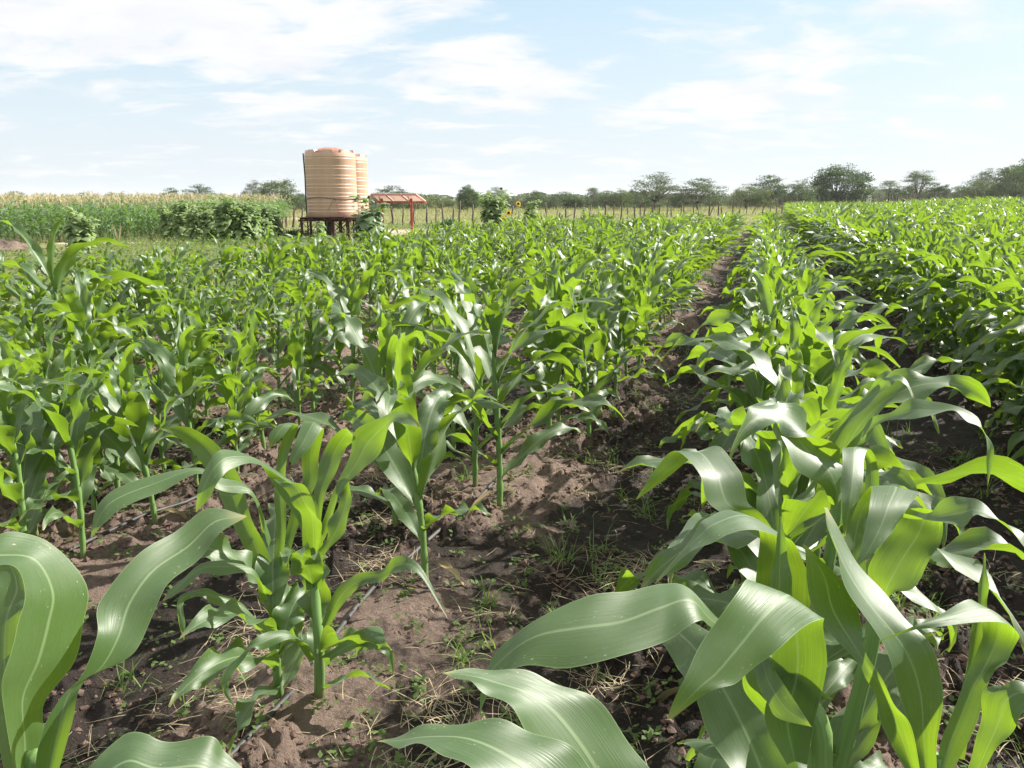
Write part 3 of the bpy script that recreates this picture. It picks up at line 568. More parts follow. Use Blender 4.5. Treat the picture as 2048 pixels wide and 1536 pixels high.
A1 = [
 ('b', [(1225, 560, 2.32, 1285, 560, 2.32), (1212, 420, 2.32, 1292, 380, 2.32), (1195, 290, 2.31, 1280, 260, 2.31), (1110, 165, 2.28, 1232, 155, 2.30), (1040, 60, 2.25, 1150, 120, 2.26), (1005, 20, 2.22, 1020, 60, 2.18), (900, 2, 2.16, 930, 70, 2.12), (850, 25, 2.12, 880, 120, 2.08), (800, 120, 2.09, 838, 190, 2.07), (782, 246, 2.08, 786, 248, 2.08)]),
 ('c', [(230, 1000, 2.35, 300, 960, 2.35), (300, 800, 2.36, 340, 860, 2.35), (370, 620, 2.37, 430, 600, 2.35), (470, 390, 2.38, 560, 480, 2.36), (512, 215, 2.38, 665, 385, 2.36), (640, 140, 2.36, 722, 260, 2.34), (780, 78, 2.32, 770, 150, 2.28), (870, 85, 2.27, 850, 165, 2.24), (960, 172, 2.24, 956, 184, 2.24)], {'fold': 0.08}),
 ('c', [(210, 900, 2.42, 270, 900, 2.42), (228, 660, 2.43, 310, 640, 2.43), (255, 520, 2.44, 395, 470, 2.44), (280, 400, 2.45, 450, 330, 2.45), (350, 260, 2.44, 512, 275, 2.43), (440, 196, 2.40, 516, 262, 2.40), (500, 240, 2.37, 518, 268, 2.37)]),
 ('c', [(230, 1060, 2.30, 290, 1060, 2.30), (310, 960, 2.31, 320, 1035, 2.29), (335, 830, 2.33, 440, 890, 2.29), (405, 700, 2.35, 482, 700, 2.33), (440, 580, 2.37, 474, 540, 2.36), (462, 500, 2.38, 464, 498, 2.38)]),
 ('c', [(160, 1120, 2.3, 230, 1100, 2.28), (160, 1000, 2.27, 275, 960, 2.24), (140, 800, 2.24, 278, 840, 2.20), (90, 700, 2.22, 240, 760, 2.18), (20, 600, 2.22, 180, 590, 2.20), (-60, 530, 2.24, 60, 560, 2.22), (-110, 520, 2.26, -112, 522, 2.26)]),
 ('b', [(1240, 850, 2.26, 1275, 850, 2.26), (1180, 760, 2.2, 1225, 770, 2.2), (1130, 720, 2.15, 1150, 760, 2.14), (1040, 740, 2.1, 1050, 800, 2.09), (980, 800, 2.08, 1000, 800, 2.07), (900, 880, 2.05, 930, 900, 2.05), (890, 960, 2.04, 915, 960, 2.04), (935, 1030, 2.03, 940, 1030, 2.03)], {'ruf': 0.006}),
 ('b', [(1280, 830, 2.26, 1300, 870, 2.26), (1340, 790, 2.24, 1345, 830, 2.22), (1420, 750, 2.22, 1430, 790, 2.2), (1510, 760, 2.2, 1500, 800, 2.19), (1570, 800, 2.2, 1550, 830, 2.19), (1575, 900, 2.2, 1570, 905, 2.2)], {'ruf': 0.006}),
 ('b', [(1285, 700, 2.28, 1310, 720, 2.28), (1345, 560, 2.28, 1370, 620, 2.27), (1420, 500, 2.28, 1440, 550, 2.26), (1520, 480, 2.27, 1530, 520, 2.25), (1580, 430, 2.26, 1590, 490, 2.23), (1680, 460, 2.24, 1670, 495, 2.22), (1800, 690, 2.2, 1803, 692, 2.2)], {'ruf': 0.006}),
]
A2 = [
 ('c', [(-50, 1340, 2.48, -22, 1340, 2.48), (-20, 1120, 2.52, 50, 1120, 2.52), (40, 900, 2.55, 110, 900, 2.55), (90, 700, 2.55, 200, 680, 2.55), (150, 560, 2.56, 255, 550, 2.56), (148, 420, 2.56, 262, 390, 2.56), (168, 145, 2.52, 302, 188, 2.52), (110, 270, 2.46, 200, 330, 2.46), (62, 400, 2.44, 110, 425, 2.44), (85, 438, 2.44, 88, 438, 2.44)]),
 ('c', [(-55, 1330, 2.48, -30, 1330, 2.48), (-45, 1120, 2.5, 15, 1120, 2.5), (-20, 900, 2.5, 40, 900, 2.5), (-40, 640, 2.5, 40, 640, 2.5), (-20, 400, 2.5, 50, 400, 2.5), (30, 200, 2.48, 125, 190, 2.5), (-10, 175, 2.44, 90, 165, 2.46), (-70, 230, 2.42, 20, 250, 2.43), (-75, 330, 2.42, -70, 332, 2.42)]),
 ('b', [(1078, 620, 2.47, 1100, 620, 2.47), (1040, 530, 2.5, 1098, 520, 2.5), (990, 420, 2.5, 1060, 380, 2.5), (900, 230, 2.5, 1000, 260, 2.5), (850, 120, 2.5, 960, 110, 2.5), (760, -10, 2.48, 880, -10, 2.5), (690, -60, 2.44, 760, -90, 2.46), (640, -85, 2.42, 642, -88, 2.42)]),
 ('b', [(1050, 330, 2.35, 1075, 390, 2.34), (1000, 150, 2.3, 1010, 190, 2.28), (870, 110, 2.25, 900, 180, 2.22), (780, 65, 2.22, 800, 100, 2.19), (600, 110, 2.16, 640, 165, 2.13), (450, 160, 2.1, 480, 240, 2.07), (385, 240, 2.07, 420, 290, 2.05), (362, 350, 2.05, 366, 352, 2.05)], {'fold': .06}),
 ('b', [(1040, 620, 2.4, 1075, 600, 2.4), (1010, 470, 2.35, 1020, 500, 2.33), (890, 440, 2.3, 900, 500, 2.27), (800, 460, 2.26, 800, 500, 2.24), (700, 540, 2.24, 720, 570, 2.22), (650, 600, 2.2, 655, 604, 2.2)]),
 ('b', [(1065, 740, 2.4, 1080, 760, 2.4), (960, 610, 2.35, 980, 660, 2.33), (870, 570, 2.3, 880, 620, 2.28), (790, 555, 2.26, 790, 590, 2.24), (715, 590, 2.22, 735, 610, 2.22), (712, 680, 2.2, 740, 690, 2.2), (735, 760, 2.2, 738, 760, 2.2)], {'ruf': 0.006}),
]
hero('big maize plant bottom right whose broad pale leaf points left over bare soil', [(1590, 1390, 1.22), (1640, 1536, 1.24)], H1, 41, h=1.05, generic=5, style='lush', rad=1.5, root=XY(0.14, 1.22))
hero('tall maize plant in the bottom right corner with glowing upright yellow-green leaves', [(1860, 1500, 1.33), (1850, 1600, 1.33)], H2, 42, h=1.05, generic=5, style='lush', rad=1.5, root=XY(0.30, 1.27))
hero('maize plant behind the corner pair with wide backlit blade and folded grey leaf', [(1745, 1200, 1.66), (1740, 1300, 1.66)], H3, 43, h=1.05, generic=6, style='lush', rad=1.3, root=XY(0.20, 1.66))
hero('maize plant whose long leaf arches right and hangs over the dark furrow', [(1670, 900, 2.05), (1665, 1080, 2.05)], H4, 44, h=1.05, generic=9, n=11, style='lush', rad=1.2, root=XY(0.16, 2.06), fmax=0.95)
hero('nearest maize plant, only two leaf tips reaching in along the bottom edge', [(1400, 1800, 0.86), (1400, 1900, 0.86)], H5, 45, h=0.8, generic=0, rad=1.2)
hero('maize plant in the bottom left corner with one curled and one long diagonal leaf', [(90, 1500, 1.14), (80, 1600, 1.15)], H6, 46, h=1.0, generic=3, rad=1.7)
hero('low maize plant below the frame showing one wavy spotted leaf at bottom left', [(120, 1700, 0.94), (110, 1800, 0.94)], H7, 47, h=0.7, generic=0, rad=1.2)
gA = G(640, 1415); gB = G(560, 1410)
hero('front maize plant of a close pair left of centre, thick pale stalk in sunlight', [(622, 1085, 2.34), (630, 1180, 2.34), (638, 1300, 2.34)], A1, 48, h=0.8, generic=5, fmax=0.8, rad=1.15, root=gA)
hero('rear maize plant of the close pair left of centre, mostly behind its twin', [(543, 1190, 2.5), (545, 1230, 2.47), (552, 1320, 2.4)], A2, 53, h=0.85, generic=8, n=11, fmax=0.95, rad=1.0, root=gB)


# ------------------------------------------------------------------ where the young maize stands
def in_view(x, y, m=0.10, top=1.3):
    zc = y * CT + (HC - top * 0.5) * ST
    if zc < 0.5: return False
    return abs(x / zc) < 1024 / F + m + 0.5 / max(zc, 1)
UNITS = ['first', 'second', 'third', 'fourth', 'fifth', 'sixth', 'seventh', 'eighth', 'ninth']
ORD = ['nearest'] + UNITS[1:] + ['tenth', 'eleventh', 'twelfth', 'thirteenth', 'fourteenth', 'fifteenth', 'sixteenth', 'seventeenth', 'eighteenth', 'nineteenth']
for tens, th in (('twenty', 'twentieth'), ('thirty', 'thirtieth'), ('forty', 'fortieth'), ('fifty', 'fiftieth'), ('sixty', 'sixtieth'), ('seventy', 'seventieth'), ('eighty', 'eightieth'), ('ninety', 'ninetieth')): ORD += [th] + [tens + '-' + q for q in UNITS]
FIXED = [  # photo pixels of plant feet that can be made out: x, y, height, style, row
    (850, 1170, 0.86, 'mid', -1), (797, 1062, 0.92, 'mid', -1), (1000, 1030, 0.93, 'mid', -1), (950, 985, 0.9, 'mid', -1), (1095, 895, 0.9, 'mid', -1), (1075, 850, 0.95, 'mid', -1),
    (1130, 800, 0.9, 'mid', -1), (172, 1140, 0.78, 'mid', -2), (75, 1085, 0.84, 'mid', -2), (312, 1062, 0.8, 'mid', -2), (245, 1030, 0.78, 'mid', -2), (475, 965, 0.72, 'slim', -2), (530, 905, 0.82, 'mid', -2), (630, 840, 0.86, 'mid', -2),
    (600, 868, 0.8, 'slim', -2), (690, 790, 0.84, 'mid', -2), (140, 775, 1.15, 'lush', -4), (300, 745, 0.9, 'mid', -4), (345, 748, 1.0, 'mid', -4)]
FIXED += [(x_, y_, h_, 'mid', int(round((UV(*G(x_, y_))[0] - ROW0) / ROWS))) for x_, y_, h_ in ((28, 960, .78), (100, 905, .76), (205, 900, .74), (385, 900, .72), (415, 845, .78), (560, 800, .8), (20, 840, .8), (265, 840, .76), (470, 790, .8), (-40, 1120, .8), (-10, 1010, .8), (905, 900, .84), (120, 1010, .8), (190, 1035, .74), (395, 985, .76), (330, 960, .78), (60, 1180, .8))]
plants = []     # x, y, height, style, row index
taken = []
for px, py, h, st, row in FIXED:
    x, y = G(px, py); plants.append((x, y, h * 1.1, st, row)); taken.append((x, y))
rs = np.random.default_rng(11)
def free(x, y, dmin=0.26): return all((x - a) ** 2 + (y - b) ** 2 > dmin * dmin for a, b in taken)
HEROES = [(0.20, 1.20), (0.42, 1.45), (0.18, 0.72), (-1.28, 1.18)]
for row in range(-5, 2):
    u0 = ROW0 + row * ROWS; v = {0: 2.3, 1: 3.7}.get(row, 1.4)
    while v < {-5: 30, -4: 32, -3: 34, -2: 35, -1: 37, 0: 40, 1: 60}[row]:
        for sgn in ((-1, 1) if rs.random() < 0.75 else (rs.choice([-1, 1]),)):
            du = sgn * (0.07 + 0.05 * rs.random()) + (0.05 if row < 0 else 0.02) * rs.normal() - (0.14 if row == 0 else 0); dv = rs.normal(0, 0.07)
            x, y = XY(u0 + du, v + dv)
            if row <= -1 and v < {-1: 4.6, -2: 5.0, -3: 3.2, -4: 4.0, -5: 4.0}[row] and row in (-1, -2): continue
            if not in_view(x, y, 0.25 if row < 1 else 0.6) or not free(x, y, 0.16): continue
            if row == 0: h, st = rs.uniform(0.84, 1.02), 'lush'
            elif row == 1: h, st = rs.uniform(0.95, 1.12), 'bed'
            else: h, st = rs.uniform(0.74, 1.04), ('slim' if rs.random() < 0.3 else 'mid')
            plants.append((x, y, h, st, row)); taken.append((x, y))
        v += (rs.uniform(0.36, 0.50) if v < 11 else rs.uniform(0.27, 0.38)) if row < 0 else (0.42 if row == 0 else 0.26) * rs.uniform(0.85, 1.15)
# the dense bed on the right
row = 2; u = ROW0 + 1.0 * ROWS + 0.62
while u < 60:
    v = 3.3; step = 0.36 if u < 8 else 0.42 if u < 20 else 0.6
    while v < 95:
        dd = math.hypot(u, v); x, y = XY(u + rs.normal(0, 0.06), v + rs.normal(0, 0.05))
        if in_view(x, y, 0.12 if dd > 12 else 0.6): plants.append((x, y, rs.uniform(0.80, 1.16), 'bed', row))
        v += step * rs.uniform(0.8, 1.2) * (1.0 if dd < 14 else 1.5 if dd < 35 else 2.2)
    u += 0.72 if u < 8 else 0.8 if u < 20 else 1.1; row += 1
plants.sort(key=lambda p: math.hypot(p[0], p[1]))
near = [p for p in plants if in_view(p[0], p[1], 0.03)]
def seen_score(p): return math.hypot(p[0], p[1]) + (1.2 if p[4] >= 3 else 0) + (1.5 if p[4] >= 4 else 0)
near.sort(key=seen_score)
N_HERO = 9
near = near[:300 - N_HERO]; near_ids = {id(p) for p in near}
ROWNAME = {0: 'row of large maize right of muddy furrow', 1: 'front row of dense right bed', -1: 'first row left of muddy furrow', -2: 'second row left of muddy furrow', -3: 'third row left of muddy furrow', -4: 'fourth row left of muddy furrow', -5: 'outermost row before weedy strip'}
PROTO = {}
for st, cnt in (('slim', 7), ('mid', 20), ('lush', 9), ('bed', 10)):
    for k in range(cnt): PROTO[(st, k)] = plant_meshes(100 + k * 7 + {'slim': 0, 'mid': 1000, 'lush': 2000, 'bed': 3000}[st], res=(20, 7), h=1.0, n=(11, 12, 13)[k % 3] + (3 if st == 'bed' else 0), style=st)
counts = {}; order = {}
for p in sorted(near, key=lambda p: UV(p[0], p[1])[1]): order.setdefault(p[4], []).append(id(p))
LOOK = {'bed': 'densely leaved young maize', 'slim': 'slim young maize', 'mid': 'leafy young maize', 'lush': 'big lush young maize'}
OFFSET = {0: 2, -1: 2}
for i, (x, y, h, st, row) in enumerate(near):
    cnt = {'slim': 7, 'mid': 20, 'lush': 9, 'bed': 10}[st]; sm, lm = PROTO[(st, int(rs.integers(cnt)))]
    h = h * (1.12 if row >= -1 else 1.05)
    root = link('maize_plant', None, loc=(x, y, float(gh(x, y))), rot=(rs.normal(0, .04), rs.normal(0, .04), rs.uniform(0, 2 * math.pi)), scale=h)
    root.empty_display_size = 0.1
    od = order[row].index(id(near[i])) + OFFSET.get(row, 0)
    if row in ROWNAME: rn = ROWNAME[row]
    else: rn = '%s row of dense right bed' % ORD[row - 1]
    tag(root, '%s, %s from camera, %s' % (LOOK[st], ORD[min(od, len(ORD) - 1)], rn), 'maize plant', 'young maize plants')
    link('stalk', sm, root)
    for m_ in lm: link('leaf', m_, root)
rest = [p for p in plants if id(p) not in near_ids]
LODS = [[plant_lod(500 + k, 8, 3, h=1.0, n=12, style='mid') for k in range(14)], [plant_lod(600 + k, 5, 3, h=1.0, n=10, style='mid') for k in range(10)], [plant_lod(700 + k, 7, 3, h=1.0, n=15, style='bed') for k in range(12)]]
def rest_mesh():
    Vs, Fs, Us, n = [], [], [], 0
    for lo, hi, lod in ((0, 22, 0), (22, 500, 1), (0, 22, 2)):
        q = [p for p in rest if lo <= math.hypot(p[0], p[1]) < hi and (lod == 1 or (lod == 2) == (p[4] >= 1))]
        if not q: continue
        X = np.array([p[0] for p in q]); Y = np.array([p[1] for p in q]); S = np.array([p[2] * (1.1 if p[4] >= 1 else 1.0) * (1 + 0.36 * float(smooth(7, 20, UV(p[0], p[1])[0]))) for p in q])
        if lod == 1: S = [(s * 1.3, s * 1.3, s) for s in S]
        V, Fq, U = scatter(LODS[lod], X, Y, S, rs.uniform(0, 6.28, len(q)), rs.integers(0, len(LODS[lod]), len(q)))
        Vs.append(V); Fs.append(Fq + n); Us.append(U); n += len(V)
    return mk_mesh('young_maize', np.concatenate(Vs), np.concatenate(Fs), M['maize'], uv=np.concatenate(Us))
tag(link('young_maize', rest_mesh()), 'dense sea of young green maize running back to the fence', 'maize crop', kind='stuff')
print('plants', len(plants), 'near', len(near), 'rest', len(rest))

# ------------------------------------------------------------------ drip pipes along the rows
def drip(u0, v0, v1, label, wob=0.05, seed=0):
    vv = np.arange(v0, v1, 0.25); x, y = XY(u0 + wob * np.sin(vv * 1.7 + seed) + 0.03 * np.sin(vv * 4.1), vv)
    z = gh(x, y); z = np.maximum(z, np.interp(vv, vv, np.convolve(np.pad(z, 2, 'edge'), np.ones(5) / 5, 'valid'))) - 0.002 + 0.007 * np.sin(vv * 2.3 + seed)
    b = MB().tube(np.stack([x, y, z], -1), 0.0095, 8); o = b.build('drip_pipe', M['black'], smooth=True)
    tag(o, label, 'irrigation pipe', 'drip irrigation pipes')
drip(-1.36, 1.0, 30, 'black drip irrigation pipe along the first row left of the bare furrow')
drip(-2.86, 1.2, 30, 'black drip irrigation pipe along the second row left of the bare furrow', seed=2)
drip(-4.36, 2.0, 30, 'black drip irrigation pipe along the third row left of the bare furrow', seed=4)

# ------------------------------------------------------------------ clods, straw, tufts, seedlings
def field_pts(n, rmax, p=1.0, seed=1, half=0.72):
    r_ = np.random.default_rng(seed); a = r_.uniform(-half, half, n) ; d = 1.25 + (rmax - 1.25) * r_.random(n) ** p
    x, y = np.sin(a) * d, np.cos(a) * d; return x, y, r_
def clods():
    ph = (1 + 5 ** .5) / 2
    ico = np.array([[-1, ph, 0], [1, ph, 0], [-1, -ph, 0], [1, -ph, 0], [0, -1, ph], [0, 1, ph], [0, -1, -ph], [0, 1, -ph], [ph, 0, -1], [ph, 0, 1], [-ph, 0, -1], [-ph, 0, 1]]) / 1.9
    fc = np.array([[0, 11, 5], [0, 5, 1], [0, 1, 7], [0, 7, 10], [0, 10, 11], [1, 5, 9], [5, 11, 4], [11, 10, 2], [10, 7, 6], [7, 1, 8], [3, 9, 4], [3, 4, 2], [3, 2, 6], [3, 6, 8], [3, 8, 9], [4, 9, 5], [2, 4, 11], [6, 2, 10], [8, 6, 7], [9, 8, 1]])
    x, y, r_ = field_pts(60000, 10, 1.3, 3)
    keep = (soil_mask(x, y) > 0.6) & (fbm(x * 1.1 + 3, y * 1.1, 3, 8) + r_.normal(0, .07, len(x)) > 0.45); x, y = x[keep], y[keep]; n = len(x)
    s = 0.003 + 0.016 * r_.random(n) ** 4.0
    V = ico[None] * (s[:, None, None] * (1 + 0.55 * r_.normal(0, 1, (n, 12, 3)).clip(-1, 1))); V[..., 2] *= 0.7
    V += np.stack([x, y, gh(x, y) + s * 0.05], -1)[:, None, :]
    Fq = fc[None] + (np.arange(n) * 12)[:, None, None]
    tag(link('soil_clods', mk_mesh('soil_clods', V.reshape(-1, 3), Fq.reshape(-1, 3), M['rock'], smooth=False)), 'crumbly clods of dark soil scattered over the bare ground', 'soil clods', kind='stuff')
clods()
def blades(x, y, z, r_, L, W, mat, name, label, cat, lift, seg=4, droop=1.0, spread=None, kind='stuff', ret=False):
    n = len(x); az = r_.uniform(0, 6.283, n) if spread is None else spread
    Ln = L * r_.uniform(0.5, 1.3, n); t = np.linspace(0, 1, seg + 1)
    e0 = lift * r_.uniform(0.5, 1.4, n)      # start elevation
    el = e0[:, None] - droop * r_.uniform(0.3, 1.3, n)[:, None] * t[None, :]
    a = az[:, None] + r_.normal(0, 0.5, n)[:, None] * t[None, :]
    ds = Ln[:, None] / seg
    cx = np.cumsum(np.cos(el) * np.cos(a) * ds, 1) - (np.cos(el) * np.cos(a) * ds)[:, :1]; cy = np.cumsum(np.cos(el) * np.sin(a) * ds, 1) - (np.cos(el) * np.sin(a) * ds)[:, :1]
    cz = np.cumsum(np.sin(el) * ds, 1) - (np.sin(el) * ds)[:, :1]
    cz = np.maximum(cz, -0.002)
    w_ = W * r_.uniform(0.6, 1.3, n)[:, None] * (1 - t ** 1.6 * 0.92)[None, :]
    px_, py_ = -np.sin(a) * w_, np.cos(a) * w_
    C = np.stack([x[:, None] + cx, y[:, None] + cy, z[:, None] + cz], -1); Wv = np.stack([px_, py_, np.zeros_like(px_)], -1)
    V = np.stack([C - Wv, C + Wv], 2).reshape(n, -1, 3); m = 2 * (seg + 1)
    f = np.array([[2 * i, 2 * i + 1, 2 * i + 3, 2 * i + 2] for i in range(seg)])
    Fq = (f[None] + (np.arange(n) * m)[:, None, None]).reshape(-1, 4)
    U = np.tile(np.stack([np.tile([0.3, 0.7], seg + 1), np.repeat(t, 2)], -1), (n, 1))
    if ret: return V.reshape(-1, 3), Fq, U
    me = mk_mesh(name, V.reshape(-1, 3), Fq, mat, uv=U); return tag(link(name, me), label, cat, kind=kind)
def clustered(nc, per, rmax, seed, rad, p=1.2, umin=-9, cond=None, half=0.72):
    x, y, r_ = field_pts(nc, rmax, p, seed, half); u, v = UV(x, y); k = (u > umin)
    if cond is not None: k &= cond(u, v)
    x, y = x[k], y[k]
    q = r_.integers(per[0], per[1], len(x)); ci = np.repeat(np.arange(len(x)), q); R_ = rad * r_.uniform(0.4, 1.4, len(x))[ci]
    X = x[ci] + r_.normal(0, 1, len(ci)) * R_; Y = y[ci] + r_.normal(0, 1, len(ci)) * R_
    return X, Y, gh(X, Y), r_, ci, x, y
furrow = lambda u, v: np.abs(((u - ROW0) / ROWS + 0.5) % 1.0 - 0.5) > 0.16
X, Y, Z, r_, *_ = clustered(250, (8, 45), 8.5, 5, 0.09, cond=furrow)
blades(X, Y, Z + 0.012, r_, 0.13, 0.0013, M['straw'], 'dry_straw', 'pale dry straw and dead weeds lying between the maize rows', 'straw', 0.25, 4, 0.5)
X, Y, Z, r_, *_ = clustered(34, (20, 70), 5.5, 29, 0.12, cond=lambda u, v: furrow(u, v) & (u < 0))
blades(X, Y, Z + 0.02, r_, 0.22, 0.0012, M['straw'], 'straw_mulch', 'thick mats of straw mulch on the left-hand furrows', 'straw', 0.3, 5, 0.6)
X, Y, Z, r_, *_ = clustered(260, (8, 30), 9, 6, 0.025, cond=furrow)
blades(X, Y, Z, r_, 0.15, 0.0024, M['grass'], 'grass_tufts', 'thin green grass tufts growing in the furrows', 'grass', 1.1, 5, 1.3)
def leaflets(X, Y, Z, r_, size, mat, name, label, cat, up=0.5, stem=0.03):
    n = len(X); a = r_.uniform(0, 6.283, n); s = size * r_.uniform(0.6, 1.4, n); el = r_.uniform(-0.1, 1.0, n) * up
    D = np.stack([np.cos(a) * np.cos(el), np.sin(a) * np.cos(el), np.sin(el)], -1); S = np.stack([-np.sin(a), np.cos(a), r_.normal(0, .3, n)], -1)
    B = np.stack([X, Y, Z + stem * r_.random(n)], -1); s = s[:, None]
    V = np.stack([B, B + D * s * 0.5 + S * s * 0.3, B + D * s, B + D * s * 0.5 - S * s * 0.3], 1)
    Fq = np.arange(n * 4).reshape(n, 4); U = np.tile(np.array([[.5, 0], [1, .5], [.5, 1], [0, .5]]), (n, 1))
    return tag(link(name, mk_mesh(name, V.reshape(-1, 3), Fq, mat, uv=U, smooth=False)), label, cat, kind='stuff')
X, Y, Z, r_, *_ = clustered(1500, (4, 16), 9, 8, 0.020)
leaflets(X, Y, Z + 0.005, r_, 0.022, M['weed'], 'weed_seedlings', 'tiny weed seedlings sprouting from the damp soil', 'weeds', 0.7, 0.02)

# ------------------------------------------------------------------ weedy strip, grass and ground cover
def region_pts(n, ulo, uhi, vlo, vhi, seed, p=1.0):
    r_ = np.random.default_rng(seed); u = r_.uniform(ulo, uhi, n); v = vlo + (vhi - vlo) * r_.random(n) ** p; x, y = XY(u, v)
    k = (np.abs(x) / np.maximum(y, 1) < 0.78) & (y > 1); return x[k], y[k], r_
RIPE = [(-34, 24.5), (-17.9, 28.0), (-14.2, 31.5), (-14.0, 37.0), (-13.0, 42.0), (-17, 62), (-60, 70), (-60, 24)]
def inside(x, y, poly):
    x = np.asarray(x); y = np.asarray(y); r = np.zeros(x.shape, bool); n = len(poly)
    for i in range(n):
        x1, y1 = poly[i]; x2, y2 = poly[(i + 1) % n]; c = ((y1 > y) != (y2 > y)) & (x < (x2 - x1) * (y - y1) / (y2 - y1 + 1e-12) + x1); r ^= c
    return r
def sandy(x, y):
    s = np.zeros_like(x, bool)
    for px, py, rx, ry in ((860, 464, 6.5, 3.5), (250, 486, 2.6, 1.1), (20, 500, 2.2, 1.2), (960, 462, 3.0, 2.5)):
        gx, gy = G(px, py); s |= ((x - gx) / rx) ** 2 + ((y - gy) / ry) ** 2 < 0.9
    return s
def keep_out(x, y): return ~inside(x, y, RIPE) & ~sandy(x, y) & (soil_mask(x, y) < 0.3)
x, y, r_ = region_pts(60000, -22, -7.6, 4, 42, 21, 1.2); k = keep_out(x, y) & (fbm(x * 0.6, y * 0.6, 3, 61) > 0.36); x, y = x[k], y[k]
leaflets(x, y, gh(x, y), r_, 0.085, M['weed'], 'creeping_weeds', 'creeping broad-leaved weeds and vines covering the strip beside the maize', 'ground cover', 0.8, 0.22)
x, y, r_ = region_pts(26000, -22, -7.4, 5, 42, 22, 1.1); k = keep_out(x, y); x, y = x[k], y[k]
blades(x, y, gh(x, y), r_, 0.24, 0.006, M['drygrass'], 'rough_grass', 'rough pale green grass between the maize plot and the ripe field', 'grass', 1.25, 3, 0.8)
def meadow():
    r_ = np.random.default_rng(31); n = 60000; d = 33 + 150 * r_.random(n) ** 1.4; a = r_.uniform(-0.62, 0.64, n); x, y = np.sin(a) * d, np.cos(a) * d
    k = keep_out(x, y) & (fbm(x * 0.15, y * 0.15, 3, 77) > 0.30); x, y, d = x[k], y[k], d[k]
    V, Fq, U = blades(x, y, gh(x, y), r_, 0.34, 0.02, None, '', '', '', 1.3, 2, 0.6, ret=True)
    m = V.reshape(len(x), -1, 3); c = m[:, :1]; m = c + (m - c) * (d / 55).clip(0.8, 2.2)[:, None, None] * np.array([1, 1, .8])
    tag(link('meadow_grass', mk_mesh('meadow_grass', m.reshape(-1, 3), Fq, M['drygrass'], uv=U)), 'yellow-green meadow grass either side of the post fence', 'grass', kind='stuff')
meadow()
x, y, r_ = region_pts(5000, -13, -1, 38, 50, 24); k = keep_out(x, y) & (fbm(x * .3, y * .3, 2, 3) > .5); x, y = x[k], y[k]
leaflets(x, y, gh(x, y), r_, 0.16, M['weed'], 'low_weeds', 'low green weeds on the far side of the solar rack', 'ground cover', 0.9, 0.3)

# ------------------------------------------------------------------ ripe maize field at the left
def ripe_spec(seed, lod=False):
    rs_ = np.random.default_rng(seed); h = 1.75; az = rs_.uniform(0, 6.28); Vl, Fl, Ul, n = [], [], [], 0
    zs = np.linspace(-0.03, h * 0.84, 5 if lod else 8); ln = rs_.normal(0, .03, 2); pts = np.stack([ln[0] * zs, ln[1] * zs, zs], -1)
    st = tube_arr(pts, np.linspace(.013, .006, len(zs)), 3 if lod else 5)
    for i in range(7 if lod else 11):
        f = i / (6 if lod else 10); z = h * (0.12 + 0.64 * f); a = az + (i % 2) * math.pi + rs_.normal(0, .35)
        q = leaf_arr([ln[0] * z, ln[1] * z, z], a, rs_.uniform(.45, .7) * (0.75 + 0.5 * math.sin(math.pi * f)), 0.055, R(28), R(rs_.uniform(130, 172)), nu=5 if lod else 9, nv=3, rs=rs_, ruf=0.008, twist=rs_.normal(0, .5))
        Vl.append(q[0]); Fl.append(q[1] + n); Ul.append(q[2]); n += len(q[0])
    lf = (np.concatenate(Vl), np.concatenate(Fl), np.concatenate(Ul))
    Vl, Fl, Ul, n = [], [], [], 0; top = pts[-1]
    for i in range(5 if lod else 9):
        a = rs_.uniform(0, 6.28); e = rs_.uniform(.08, .55) if i else 0.02; L = rs_.uniform(.2, .34)
        p = np.array([top + np.array([0, 0, .02 * i]), top + np.array([math.sin(e) * math.cos(a) * L * .5, math.sin(e) * math.sin(a) * L * .5, math.cos(e) * L * .55 + .02 * i]), top + np.array([math.sin(e * 1.5) * math.cos(a) * L, math.sin(e * 1.5) * math.sin(a) * L, math.cos(e * 1.3) * L])])
        q = tube_arr(p, [.005, .010, .004], 3); Vl.append(q[0]); Fl.append(q[1] + n); Ul.append(q[2]); n += len(q[0])
    return st, lf, (np.concatenate(Vl), np.concatenate(Fl), np.concatenate(Ul))
def ripe_points():
    r_ = np.random.default_rng(5); pts = []
    for gx in np.arange(-34, -12, 0.42):
        for gy in np.arange(24, 62, 0.55):
            x, y = gx + r_.normal(0, .07), gy + r_.normal(0, .12)
            if inside(np.array([x]), np.array([y]), RIPE)[0] and x / y > -0.76: pts.append((x, y))
    # the outer face: distance to the near edge of the polygon
    def edge(x, y):
        e = []
        for (a, b), (c, d) in zip(RIPE[:4], RIPE[1:5]):
            t = max(0, min(1, ((x - a) * (c - a) + (y - b) * (d - b)) / ((c - a) ** 2 + (d - b) ** 2))); e.append(math.hypot(x - a - t * (c - a), y - b - t * (d - b)))
        return min(e)
    return sorted(pts, key=lambda p: edge(*p)), r_
